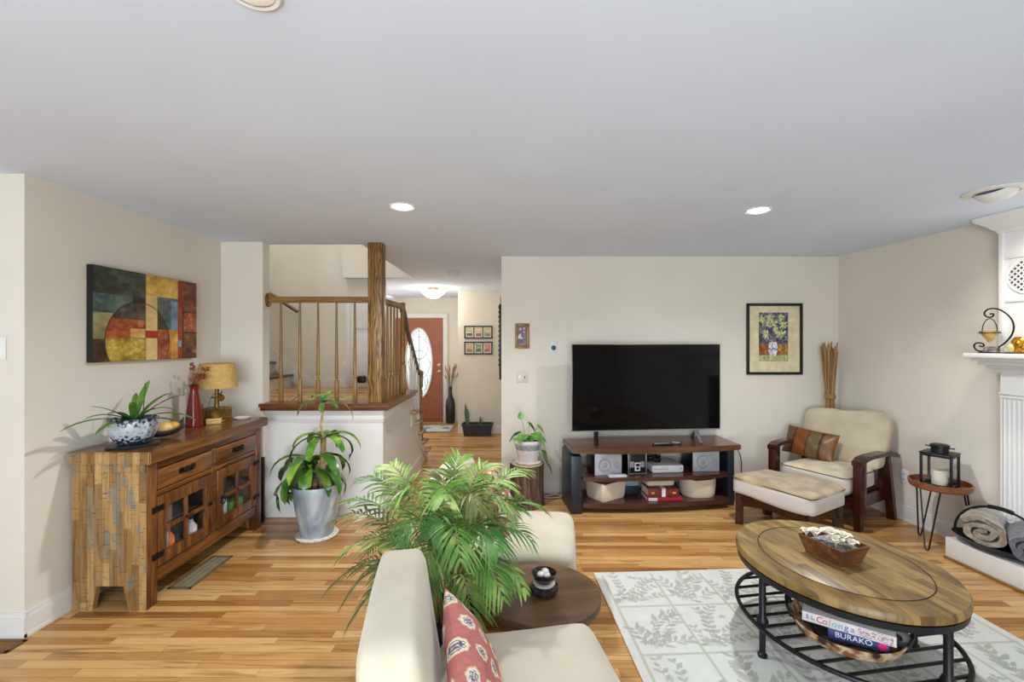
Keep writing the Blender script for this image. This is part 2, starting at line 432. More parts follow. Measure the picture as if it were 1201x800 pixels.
# stepped lower part beside the flight
SY = [5.18, 5.37, 5.56, 5.76, 5.96, 6.15]
mb.box(-1.26, -1.15, 5.18, 5.37, 0, .74).box(-1.26, -1.15, 5.37, 5.56, 0, .58).box(-1.26, -1.15, 5.56, 5.76, 0, .42).box(-1.26, -1.15, 5.76, 5.96, 0, .27).box(-1.26, -1.15, 5.96, 6.15, 0, .11)
struct('wall_half', mb, M_trim)
mb = MB().box(-2.2, -1.14, 4.045, 4.06, .86, .95, .004).box(-1.15, -1.138, 4.045, 5.18, .86, .95, .004)
mb.box(-2.2, -1.14, 4.052, 4.06, .845, .86)
mb.prism([(5.18, .60), (5.18, .845), (6.18, .02), (6.02, .02)], -1.15, -1.14, m=Matrix(((0, 0, 1, 0), (1, 0, 0, 0), (0, 1, 0, 0), (0, 0, 0, 1))))
struct('trim_half_wall', mb, M_trim)
mb = MB()
mb.prism([(-2.22, 3.985), (-1.075, 3.985), (-1.075, 5.2), (-1.30, 5.2), (-1.30, 4.21), (-2.22, 4.21)], .985, 1.015)
mb.prism([(-2.22, 4.01), (-1.10, 4.01), (-1.10, 5.19), (-1.28, 5.19), (-1.28, 4.19), (-2.22, 4.19)], .95, .985)
struct('trim_half_wall_cap', mb, M_cap)
# landing, flight down to the hall, first steps of the flight up
mb = MB().box(-3.9, -1.62, 4.13, 6.35, LZ-.04, LZ).box(-1.62, -1.26, 4.17, 5.17, LZ-.04, LZ)
struct('floor_landing', mb, M_floor)
mb = MB()
zs = [.77, .615, .46, .305, .15]
for i, z in enumerate(zs): mb.box(-1.62, -1.085, SY[i]-.03, SY[i+1], z-.03, z, .006)
st = struct('stairs_down', mb, plain('oak_tread_gloss', (150, 108, 64), .2, var=.15, scale=8))
mb = MB()
for i, z in enumerate(zs): mb.box(-1.62, -1.26, SY[i], SY[i]+.02, z-.155, z-.03)
mb.box(-1.64, -1.62, 5.17, 6.3, 0, LZ-.04)
struct('trim_risers', mb, M_trim)
mb = MB(); mw = MB()
for k in range(5):
    x = -3.1-.25*k; z = LZ+.18*(k+1)
    mb.box(x-.25, x+.03, 5.45, 6.41, z-.03, z, .006); mw.box(x-.02, x, 5.45, 6.41, z-.18, z-.03)
struct('stairs_up', mb, M_cap); struct('trim_stairs_up_risers', mw, M_trim)
mb = MB().prism([(-2.76, LZ), (-2.76, LZ+.04), (-3.9, LZ+.98), (-3.9, LZ+.6), (-3.0, LZ)], 0, .012, m=Matrix(((1, 0, 0, 0), (0, 0, 1, 6.405), (0, 1, 0, 0), (0, 0, 0, 1))))
struct('trim_stairs_up_skirt', mb, M_trim)
# white panelled door on the landing
mb = MB().box(-2.24, -1.82, 6.31, 6.35, LZ, H-.32, .004)
d2 = struct('door_2', mb, M_trim)
mb = MB()
pts = [(-2.16, 1.75), (-1.90, 1.75), (-1.90, 1.95)]+[(-2.03+.13*math.cos(t), 1.95+.06*math.sin(t)) for t in np.linspace(0, PI, 9)][1:-1]+[(-2.16, 1.95)]
mb.prism(pts, 6.298, 6.31, m=Matrix(((1, 0, 0, 0), (0, 0, 1, 0), (0, 1, 0, 0), (0, 0, 0, 1))))
mb.box(-2.16, -1.90, 6.298, 6.31, 1.05, 1.68, .004)
struct('door_panel', mb, M_trim, d2)
struct('trim_door_landing', MB().box(-2.30, -2.24, 6.30, 6.35, LZ, H-.26, .004).box(-2.30, -1.8, 6.30, 6.35, H-.32, H-.26, .004), M_trim)

# baseboards
def baseb(name, p0, p1, side, z0=0, h=.13):
    """board along p0->p1, standing out to the given side (nx, ny)"""
    p0 = Vector((*p0, 0)); p1 = Vector((*p1, 0)); n = Vector((*side, 0)).normalized(); mb = MB()
    for a, z_0, z_1 in ((.014, 0, h-.025), (.018, 0, .018), (.010, h-.025, h)):
        mb.prism([p0.xy[:], p1.xy[:], (p1+n*a).xy[:], (p0+n*a).xy[:]], z0+z_0, z0+z_1)
    return struct(name, mb, M_trim)
baseb('baseboard_left', (XL, 2.40), (XL, 4.02), (1, 0))
baseb('baseboard_left_return', (-5.0, 2.40), (XL+.014, 2.40), (0, -1))
baseb('baseboard_landing_wall', (XL, 4.02), (-2.2, 4.02), (0, -1))
baseb('baseboard_half_wall', (-2.2, 4.06), (-1.15, 4.06), (0, -1))
baseb('baseboard_half_wall_side', (-1.15, 4.05), (-1.15, 5.7), (1, 0))
baseb('baseboard_tv', (-.11, YB), (rwall(YB), YB), (0, -1))
baseb('baseboard_right', (rwall(YB), YB), (rwall(3.2), 3.2), (-1, -.085))
baseb('baseboard_hall', (-.11, YB), (-.11, 7.8), (-1, 0))
baseb('baseboard_hall_end', (-.925, 7.8), (-.11, 7.8), (0, -1))
baseb('baseboard_foyer', (-1.25, 9.0), (-.925, 9.0), (0, -1))
baseb('baseboard_landing', (-2.75, 6.35), (-2.31, 6.35), (0, -1), LZ)

# ================================================================== LARGE OBJECTS
# ------------------------------------------------------------------ railing round the landing
rail = thing('stair_railing', 'oak balustrade with turned balusters on the white half wall, railing the landing', 'railing', (-1.215, 4.10, 1.015))
R0 = Vector((-1.215, 4.10, 1.015))
def L(x, y, z): return Vector((x, y, z))-R0
mb = MB()
mb.box(-1.28-R0.x, -1.155-R0.x, 4.035-R0.y, 4.165-R0.y, 0, H-R0.z, .006)
tag(mb.build('post', M_post, rail), 'square oak post with bold grain running up to the ceiling')
def rail_profile(m, p0, p1):
    m.bar(p0, p1, .058, .034); m.bar(Vector(p0)+Vector((0, 0, .018)), Vector(p1)+Vector((0, 0, .018)), .046, .02)
    m.bar(Vector(p0)-Vector((0, 0, .02)), Vector(p1)-Vector((0, 0, .02)), .034, .012)
mb = MB(); rail_profile(mb, L(-2.2, 4.10, 1.935), L(-1.28, 4.10, 1.935))
hr = mb.build('handrail', M_oak_x, rail)
Rx = Matrix.Translation(L(-2.198, 4.10, 1.935)) @ Matrix.Rotation(PI/2, 4, 'Y')
MB().lathe([(0, 0), (.062, 0), (.066, .008), (.058, .018), (0, .02)], m=Rx, seg=24, sy=.8).build('rosette', M_cap, hr)
mb = MB(); rail_profile(mb, L(-1.215, 4.165, 1.935), L(-1.17, 4.80, 1.93)); mb.build('handrail', M_oak_y, rail)
def baluster(x, y, z0, z1, r=.0145, m=M_oak_z):
    mb = MB(); h = z1-z0; b = min(.2, h*.25)
    p = Matrix.Translation(L(x, y, z0))
    mb.box(-r*1.15, r*1.15, -r*1.15, r*1.15, 0, b, .003, m=p)
    mb.lathe([(r, b), (r*.75, b+.012), (r*1.1, b+.022), (r*.7, b+.034), (r*1.05, b+.05), (r*1.02, b+.08), (r*.62, h-.02), (r*.62, h)], m=p, seg=12)
    mb.build('baluster', m, rail)
for x in (-2.08, -1.91, -1.746, -1.58, -1.415): baluster(x, 4.10, 1.015, 1.92)
for y in (4.28, 4.40, 4.52, 4.64): baluster(-1.17, y, 1.015, 1.92)
# upper newel, sloping rail, lower newel, balusters on the treads
mb = MB(); nx, ny = -1.165, 4.85
p = Matrix.Translation(L(nx, ny, 1.015))
mb.box(-.03, .03, -.03, .03, 0, .30, .004, m=p).lathe([(.028, .30), (.02, .315), (.03, .33), (.022, .36), (.03, .40), (.022, .85), (.03, .87), (.024, .89)], m=p, seg=16).box(-.028, .028, -.028, .028, .88, .96, .006, m=p)
mb.build('newel', M_oak_z, rail)
M_rail_dark = wood('worn_sloping_rail', [(.3, (74, 58, 46)), (.7, (122, 104, 88))], 'y', 50, .05, .3)
mb = MB(); mb.tube([L(-1.165, 4.87, 1.92), L(-1.165, 4.93, 1.86), L(-1.165, 5.05, 1.70), L(-1.165, 5.72, 1.14)], [.026]*4, seg=10)
mb.build('handrail', M_rail_dark, rail)
for y, z in ((5.22, .77), (5.31, .77), (5.41, .615), (5.50, .615), (5.60, .46), (5.68, .46)): baluster(-1.165, y, z, 1.92-(y-4.86)*.86-.01, .012, M_trim)
p = Matrix.Translation(L(-1.165, 5.80, .305)); mb = MB()
mb.box(-.03, .03, -.03, .03, 0, .34, .004, m=p).lathe([(.028, .34), (.018, .36), (.03, .38), (.02, .42), (.028, .62), (.018, .66), (.03, .68)], m=p, seg=16).box(-.028, .028, -.028, .028, .68, .82, .004, m=p).lathe([(0, .9), (.03, .88), (.04, .85), (.03, .82)], m=p, seg=16)
mb.build('newel', M_oak_z, rail)
wr = thing('wall_handrail', 'short oak handrail sloping up the wall beside the upper stairs', 'handrail', (-3.15, 6.33, 2.12))
MB().tube([(.17, 0, -.14), (-.6, 0, .36)], .024, seg=12).build('rail', M_cap, wr)
MB().tube([(.1, 0, -.09), (.1, .06, -.13), (.1, .09, -.13)], .008, seg=8).build('bracket', M_brass, wr)
MB().tube([(-.4, 0, .23), (-.4, .06, .19), (-.4, .09, .19)], .008, seg=8).build('bracket', M_brass, wr)

# ------------------------------------------------------------------ sideboard
def mat_reclaimed():
    m, nt, b = newmat('reclaimed_plank_end')
    tc = nd(nt, 'ShaderNodeTexCoord'); sp = nd(nt, 'ShaderNodeSeparateXYZ'); nt.links.new(tc.outputs['Object'], sp.inputs[0])
    ux = math_(nt, 'ADD', sp.outputs['X'], sp.outputs['Y'])
    col = math_(nt, 'FLOOR', math_(nt, 'DIVIDE', ux, .043))
    w1 = nd(nt, 'ShaderNodeTexWhiteNoise', noise_dimensions='1D'); nt.links.new(col, w1.inputs['W'])
    row = math_(nt, 'FLOOR', math_(nt, 'ADD', math_(nt, 'DIVIDE', sp.outputs['Z'], .36), math_(nt, 'MULTIPLY', w1.outputs['Value'], 5.0)))
    cb = nd(nt, 'ShaderNodeCombineXYZ'); nt.links.new(col, cb.inputs[0]); nt.links.new(row, cb.inputs[1])
    w2 = nd(nt, 'ShaderNodeTexWhiteNoise', noise_dimensions='2D'); nt.links.new(cb.outputs[0], w2.inputs['Vector'])
    base = ramp(nt, w2.outputs['Value'], [(0, (128, 96, 52)), (.3, (172, 138, 86)), (.6, (196, 166, 112)), (.85, (154, 118, 66)), (1, (146, 138, 114))])
    nz = nd(nt, 'ShaderNodeTexNoise', i_Scale=1.0, i_Detail=6.0, i_Distortion=.7); nt.links.new(coords(nt, (40, 40, 4)), nz.inputs['Vector'])
    c = mixc(nt, .7, base, ramp(nt, nz.outputs[0], [(.3, (120, 92, 60)), (.5, (235, 220, 200)), (.7, (255, 250, 240))]), 'MULTIPLY')
    n3 = nd(nt, 'ShaderNodeTexNoise', i_Scale=1.0, i_Detail=3.0); nt.links.new(coords(nt, (16, 16, 5)), n3.inputs['Vector'])
    c = mixc(nt, ramp(nt, n3.outputs[0], [(.58, (0, 0, 0)), (.66, (215, 215, 215))]), c, (112, 126, 122))
    n4 = nd(nt, 'ShaderNodeTexNoise', i_Scale=1.0, i_Detail=2.0); nt.links.new(coords(nt, (18, 18, 130)), n4.inputs['Vector'])
    c = mixc(nt, ramp(nt, n4.outputs[0], [(.62, (0, 0, 0)), (.67, (200, 200, 200))]), c, (58, 42, 26))
    e = math_(nt, 'LESS_THAN', math_(nt, 'FRACT', math_(nt, 'DIVIDE', ux, .043)), .05)
    c = mixc(nt, math_(nt, 'MULTIPLY', e, .7), c, (70, 46, 22))
    nt.links.new(c, b.inputs['Base Color']); b.inputs['Roughness'].default_value = .45
    bump(nt, b, nz.outputs[0], .25, .004); return m
M_recl = mat_reclaimed()
SB = [(.25, (36, 19, 8)), (.42, (84, 47, 19)), (.58, (122, 74, 31)), (.74, (158, 106, 50)), (.88, (188, 142, 80))]
M_sbY = wood('sideboard_plank', SB, 'y', 22, .09, .32, .15)
M_sbZ = wood('sideboard_upright', SB, 'z', 22, .09, .32, .15)
M_sbT = wood('sideboard_top', [(.25, (60, 34, 14)), (.5, (108, 67, 29)), (.75, (152, 104, 52))], 'y', 16, .08, .22, .1)
M_sbDark = plain('cabinet_inside', (38, 26, 18), .7)
M_iron = plain('black_iron', (18, 17, 17), .45, .5, var=.2, bmp=.1)
M_glass = glass('cabinet_glass', alpha=.05)
sb = thing('sideboard', 'rustic reclaimed wood sideboard with two drawers and glazed doors against the left wall', 'sideboard', (-2.33, 3.235, 0))
W2, D2 = .6, .215                              # half length along y, half depth along x
mb = MB(); mb.mi = 0
mb.prism([(-D2-.01, -W2-.03), (D2+.045, -W2-.03), (D2+.045, W2+.03), (-D2-.01, W2+.03)], .85, .92)
bmesh.ops.bevel(mb.bm, geom=[e for e in mb.bm.edges], offset=.006, segments=2, affect='EDGES')
for f in mb.bm.faces:
    if f.normal.y < -.8: f.material_index = 1
mb.bm.normal_update()
for f in mb.bm.faces:
    f.material_index = 1 if f.normal.y < -.8 else 0
mb.build('top', [M_sbT, M_recl], sb)
YZ = lambda x: Matrix(((0, 0, 1, x), (1, 0, 0, 0), (0, 1, 0, 0), (0, 0, 0, 1)))   # prism xy -> world yz at x
XZ = lambda y: Matrix(((1, 0, 0, 0), (0, 0, 1, y), (0, 1, 0, 0), (0, 0, 0, 1)))   # prism xy -> world xz at y
for s in (-1, 1):
    mb = MB(); o = [(-D2, 0), (-D2+.115, 0), (-D2+.14, .14), (D2-.135, .14), (D2-.105, 0), (D2-.001, 0), (D2-.001, .85), (-D2, .85)]
    mb.prism(o, s*W2-(0 if s > 0 else 0)-(.03 if s > 0 else 0), s*W2+(.03 if s < 0 else 0), m=XZ(0))
    mb.box(-D2, D2-.001, s*W2-.012, s*W2+.012, .80, .85, .004)
    mb.build('end_panel', M_recl, sb)
    mb = MB().box(D2-.06, D2+.004, s*(W2-.001)-(.075 if s > 0 else 0), s*(W2-.001)+(.075 if s < 0 else 0), .0, .849, .004)
    mb.build('corner_post', M_sbZ, sb)
mb = MB().box(-D2+.005, -D2+.015, -W2+.03, W2-.03, .16, .85).box(-D2+.015, D2-.03, -W2+.03, W2-.03, .19, .205).box(-D2+.015, D2-.06, -W2+.03, W2-.03, .42, .43).box(-D2+.015, D2-.03, -W2+.03, W2-.03, .64, .65).box(-D2+.015, D2-.03, -.012, .012, .2, .64)
mb.build('carcass', M_sbDark, sb)
FX = D2                                        # front plane
mb = MB().box(FX-.03, FX, -W2+.075, W2-.075, .80, .85, .003).box(FX-.03, FX-.002, -W2+.075, W2-.075, .635, .665, .003).box(FX-.03, FX, -W2+.075, W2-.075, .125, .205, .003).box(FX-.03, FX, -.025, .025, .2, .80, .003)
mb.build('face_frame', M_sbY, sb)
for s in (-1, 1):
    y0, y1 = (-.52, -.03) if s < 0 else (.03, .52)
    mb = MB().box(FX-.028, FX+.004, y0, y1, .672, .793, .004)
    dr = mb.build('drawer', M_sbY, sb)
    yc = (y0+y1)/2; mb = MB()
    pts = [(FX+.006, yc-.06+.12*t, .735+.012*math.cos(t*PI*4)) for t in np.linspace(0, 1, 13)]
    mb.tube([(p[0]+.02*math.sin(PI*i/12), p[1], p[2]) for i, p in enumerate(pts)], .007, seg=8)
    mb.lathe([(0, 0), (.02, 0), (.02, .005), (0, .008)], m=Matrix.Translation((FX+.004, yc-.055, .735)) @ Matrix.Rotation(PI/2, 4, 'Y'), seg=12)
    mb.lathe([(0, 0), (.02, 0), (.02, .005), (0, .008)], m=Matrix.Translation((FX+.004, yc+.055, .735)) @ Matrix.Rotation(PI/2, 4, 'Y'), seg=12)
    for k in range(6): mb.ball((FX+.014, yc-.045+.018*k, .735+.012*(-1)**k), .009, 1)
    tag(mb.build('drawer_pull', M_iron, dr), 'black wrought iron pull')
    mb = MB(); a, bq = FX-.02, FX+.006; z0, z1 = .212, .63; st_ = .068
    mb.box(a, bq, y0, y0+st_, z0, z1, .003).box(a, bq, y1-st_, y1, z0, z1, .003).box(a, bq, y0+st_, y1-st_, z0, z0+.07, .003).box(a, bq, y0+st_, y1-st_, z1-.075, z1, .003)
    mb.box(a+.004, bq-.004, yc-.013, yc+.013, z0+.07, z1-.07, .003).box(a+.004, bq-.004, y0+st_, y1-st_, (z0+z1)/2-.013, (z0+z1)/2+.013, .003)
    dd = mb.build('door', wood('sideboard_door', SB, 'z', 24, .1, .3, .15) if s < 0 else bpy.data.materials['sideboard_door'], sb)
    MB().box(FX-.012, FX-.009, y0+st_-.01, y1-st_+.01, z0+.06, z1-.06).build('glass', M_glass, dd)
    yo = y0 if s < 0 else y1
    for zz in (z0+.07, z1-.07):
        mb = MB().box(FX+.004, FX+.010, yo-.045, yo+.045, zz-.018, zz+.018, .002)
        for k in (-1, 1): mb.ball((FX+.011, yo+.03*k, zz), .006, 1)
        mb.build('hinge', M_iron, dd)
    yi = y1-.04 if s < 0 else y0+.04; mb = MB()
    mb.lathe([(0, 0), (.013, 0), (.009, .012), (.012, .02), (0, .024)], m=Matrix.Translation((FX+.006, yi, .43)) @ Matrix.Rotation(PI/2, 4, 'Y'), seg=12)
    if s > 0: mb.tube([(FX+.022, yi+.022*math.sin(t), .405+.024*math.cos(t)) for t in np.linspace(0, 2*PI, 16)[:-1]], .004, seg=6, closed=True)
    mb.build('knob', M_iron, dd)

# ------------------------------------------------------------------ television stand
M_esp = wood('espresso_veneer', [(.25, (46, 27, 21)), (.55, (74, 46, 36)), (.8, (96, 64, 50))], 'x', 18, .07, .22, .05)
M_top = wood('stand_top_veneer', [(.25, (58, 36, 22)), (.55, (92, 60, 38)), (.8, (118, 82, 54))], 'x', 18, .07, .2, .05)
M_side = plain('black_blue_lacquer', (34, 40, 50), .4, var=.08)
A5 = math.radians(5.5)
ts = thing('television_stand', 'wide dark wood television stand with bowed shelves and black side panels', 'tv stand', (1.32, 4.38, 0), A5)
def bow(x0, x1, yb, yf, b, z0, z1, bev=.006):
    mb = MB(); pts = [(x1, yb), (x0, yb)]+[(x0+(x1-x0)*t, yf-b*(1-(2*t-1)**2)) for t in np.linspace(0, 1, 21)]
    mb.prism(pts, z0, z1); es = [e for e in mb.bm.edges if abs(e.verts[0].co.z-e.verts[1].co.z) < 1e-6]
    bmesh.ops.bevel(mb.bm, geom=es, offset=bev, segments=2, affect='EDGES'); return mb
bow(-.80, .80, .21, -.21, .07, .55, .60).build('top', M_top, ts)
bow(-.70, .70, .20, -.19, .06, .295, .33).build('shelf', M_esp, ts)
bow(-.70, .70, .20, -.19, .06, .05, .095).build('shelf', M_esp, ts)
for s in (-1, 1):
    mb = (MB().box(-.81, -.71, -.20, .20, 0, .525, .004) if s < 0 else MB().box(.725, .79, -.12, .20, 0, .525, .004)).box(s*.755-.05, s*.755+.04, -.10, .16, .525, .55)
    mb.build('side_panel', M_side, ts)
for x in (-.35, .42): MB().box(x, x+.07, .17, .2, .095, .55).build('back_post', M_side, ts)

# ------------------------------------------------------------------ television
def mat_screen():
    m, nt, b = newmat('television_glass'); b.inputs['Base Color'].default_value = (.0035, .0032, .0035, 1)
    b.inputs['Roughness'].default_value = .06; b.inputs['Specular IOR Level'].default_value = .2; return m
tv = thing('television', 'large flat black television standing on the dark wood stand', 'television', (1.305, 4.40, .60), A5)
MB().box(-.74, .74, 0, .03, .10, .935, .005).box(-.5, .5, .03, .07, .15, .6, .01).build('housing', M_plastic, tv)
MB().box(-.731, .731, -.003, .001, .112, .928).build('screen', mat_screen(), tv)
mb = MB().box(-.74, .74, -.005, .001, .100, .110).box(-.742, -.7385, -.004, .03, .1, .935).box(.7385, .742, -.004, .03, .1, .935)
mb.build('bezel', M_steel, tv)
for s in (-1, 1):
    mb = MB().bar((s*.5, .015, .11), (s*.5-.04, -.16, .006), .03, .010).bar((s*.5, .015, .11), (s*.5+.03, .15, .006), .03, .010).box(s*.5-.02, s*.5+.02, 0, .03, .07, .12)
    tag(mb.build('foot', M_steel if s > 0 else M_plastic, tv))

# ------------------------------------------------------------------ slipper chairs
def mat_cloth(name, c, bmp=.15, var=.05, bscale=350):
    m, nt, b = newmat(name); v = coords(nt)
    n1 = nd(nt, 'ShaderNodeTexNoise', i_Scale=3.0, i_Detail=5.0); nt.links.new(v, n1.inputs['Vector'])
    nt.links.new(ramp(nt, n1.outputs[0], [(.3, tuple(x*(1-var) for x in c)), (.7, tuple(min(255, x*(1+var)) for x in c))]), b.inputs['Base Color'])
    b.inputs['Roughness'].default_value = .9; b.inputs['Specular IOR Level'].default_value = .2
    b.inputs['Sheen Weight'].default_value = .25
    n2 = nd(nt, 'ShaderNodeTexNoise', i_Scale=bscale, i_Detail=2.0); nt.links.new(v, n2.inputs['Vector'])
    n3 = nd(nt, 'ShaderNodeTexNoise', i_Scale=9.0, i_Detail=3.0, i_Distortion=1.0); nt.links.new(v, n3.inputs['Vector'])
    bump(nt, b, math_(nt, 'ADD', math_(nt, 'MULTIPLY', n2.outputs[0], .12), n3.outputs[0]), bmp, .012); return m
M_cream = mat_cloth('cream_slipcover', (200, 192, 170), .22)
M_dkleg = plain('dark_stained_leg', (44, 24, 16), .35)
def slipper_chair(label, loc, rot):
    t = thing('slipper_chair', label, 'chair', loc, rot, 'cream slipper chairs')
    def wb(p):                                  # taper and lean the back
        k = max(0, (p.z-.10)/.70); x = -.315+(p.x+.315)*(1-.38*k)-.055*k
        return Vector((x, p.y+.012*math.sin(p.z*9)*(1 if p.y > 0 else -1)*0, p.z-.02*k*(p.y/.3)**2))
    MB().rbox(-.445, -.185, -.30, .30, .10, .81, .05, 12, wb, .004).build('backrest', M_cream, t, ang=60)
    def ws(p):
        return Vector((p.x, p.y, p.z+.010*math.sin(p.x*11+1)*math.cos(p.y*7) if p.z > .3 else p.z))
    MB().rbox(-.24, .36, -.30, .30, .10, .455, .06, 12, ws, .014).build('seat', M_cream, t, ang=60)
    for x in (-.34, .28):
        for y in (-.24, .24):
            MB().bar((x, y, 0), (x*1.0, y, .13), .045, .045).build('leg', M_dkleg, t)
    return t
C1 = (.009, 1.468); C2 = (.004, 2.72)
slipper_chair('cream slipper chair in front, its tall rounded back nearest the viewer', (*C1, 0), math.radians(10))
slipper_chair('cream slipper chair farther off, behind the round table and palm', (*C2, 0), math.radians(-7.5))

# ------------------------------------------------------------------ oval coffee table
M_ctab = wood('coffee_table_planks', [(.2, (88, 62, 32)), (.42, (128, 98, 54)), (.6, (156, 124, 72)), (.8, (180, 150, 96))], 'x', 11, .16, .42, .12)
def mat_ctab():
    m, nt, b = newmat('planked_weathered_top')
    tc = nd(nt, 'ShaderNodeTexCoord'); sp = nd(nt, 'ShaderNodeSeparateXYZ'); nt.links.new(tc.outputs['Object'], sp.inputs[0])
    row = math_(nt, 'FLOOR', math_(nt, 'DIVIDE', sp.outputs['Y'], .052))
    w1 = nd(nt, 'ShaderNodeTexWhiteNoise', noise_dimensions='1D'); nt.links.new(row, w1.inputs['W'])
    col = math_(nt, 'FLOOR', math_(nt, 'ADD', math_(nt, 'DIVIDE', sp.outputs['X'], .30), math_(nt, 'MULTIPLY', w1.outputs['Value'], 5.3)))
    cb = nd(nt, 'ShaderNodeCombineXYZ'); nt.links.new(row, cb.inputs[0]); nt.links.new(col, cb.inputs[1])
    w2 = nd(nt, 'ShaderNodeTexWhiteNoise', noise_dimensions='2D'); nt.links.new(cb.outputs[0], w2.inputs['Vector'])
    base = ramp(nt, w2.outputs['Value'], [(0, (108, 84, 46)), (.35, (142, 116, 66)), (.7, (162, 136, 82)), (1, (124, 98, 56))])
    nz = nd(nt, 'ShaderNodeTexNoise', i_Scale=1.0, i_Detail=6.0, i_Distortion=.8); nt.links.new(coords(nt, (5, 28, 10)), nz.inputs['Vector'])
    c = mixc(nt, .75, base, ramp(nt, nz.outputs[0], [(.3, (120, 100, 74)), (.55, (245, 240, 230)), (.75, (255, 255, 255))]), 'MULTIPLY')
    n3 = nd(nt, 'ShaderNodeTexNoise', i_Scale=6.0, i_Detail=4.0); nt.links.new(coords(nt), n3.inputs['Vector'])
    c = mixc(nt, ramp(nt, n3.outputs[0], [(.5, (0, 0, 0)), (.68, (190, 190, 190))]), c, (96, 80, 52))
    e = math_(nt, 'LESS_THAN', math_(nt, 'FRACT', math_(nt, 'DIVIDE', sp.outputs['Y'], .052)), .035)
    c = mixc(nt, math_(nt, 'MULTIPLY', e, .5), c, (60, 44, 24))
    nt.links.new(c, b.inputs['Base Color']); b.inputs['Roughness'].default_value = .38
    bump(nt, b, nz.outputs[0], .15, .003); return m
TA, TB, TR = .50, .435, math.radians(-81)
ct = thing('coffee_table', 'oval wooden coffee table with black iron legs and slatted lower shelf on the rug', 'table', (1.63, 2.28, .0125), TR)
mb = MB()
mb.lathe([(0, .418), (.97, .418), (1.0, .428), (1.0, .448), (.985, .460), (.775, .461), (.762, .457), (.749, .461), (0, .461)], seg=72, sx=TA, sy=TB)
tp = mb.build('tabletop', mat_ctab(), ct, ang=50)
mb = MB(); mb.tube([(TA*.762*math.cos(t), TB*.762*math.sin(t), .4592) for t in np.linspace(0, 2*PI, 73)[:-1]], .0026, seg=6, closed=True)
tag(mb.build('groove_line', plain('dark_groove', (60, 42, 24), .6), tp))
mb = MB(); el = lambda k, z, n=72: [(TA*k*math.cos(t), TB*k*math.sin(t), z) for t in np.linspace(0, 2*PI, n+1)[:-1]]
mb.lathe([(.93, .39), (.985, .39), (.99, .418), (.93, .418)], seg=72, sx=TA, sy=TB).build('apron_ring', M_black, ct)
for t in (math.radians(8), math.radians(85), math.radians(188), math.radians(268)):
    x, y = TA*.93*math.cos(t), TB*.93*math.sin(t)
    mb = MB().lathe([(.0, 0), (.022, 0), (.022, .012), (.014, .02), (.015, .15), (.026, .162), (.028, .175), (.022, .19), (.016, .2), (.016, .40)], cx=x, cy=y, seg=16)
    mb.build('leg', M_black, ct)
mb = MB().tube(el(.99, .155), .011, seg=8, closed=True); sh = mb.build('shelf_ring', M_black, ct)
for k in range(11):
    x = -.43+.086*k; yy = TB*.985*math.sqrt(max(0, 1-(x/(TA*.99))**2))
    MB().tube([(x, -yy, .155), (x, yy, .155)], .0075, seg=8).build('slat', M_black, ct)

# ------------------------------------------------------------------ round side table
M_rt = wood('round_table_walnut', [(.25, (66, 46, 30)), (.5, (98, 72, 48)), (.78, (122, 94, 66))], 'x', 13, .1, .35, .08)
rt = thing('side_table', 'round dark brown wooden side table between the two cream chairs', 'side table', (.14, 2.07, 0), .2)
MB().lathe([(0, .375), (.25, .375), (.262, .385), (.265, .41), (.26, .42), (0, .42)], seg=56).build('tabletop', M_rt, rt)
for k in range(3):
    t = k*2*PI/3+.5
    MB().tube([(.05*math.cos(t), .05*math.sin(t), .38), (.07*math.cos(t), .07*math.sin(t), .18), (.2*math.cos(t), .2*math.sin(t), .012)], [.022, .018, .014], seg=10).build('leg', M_black, rt)

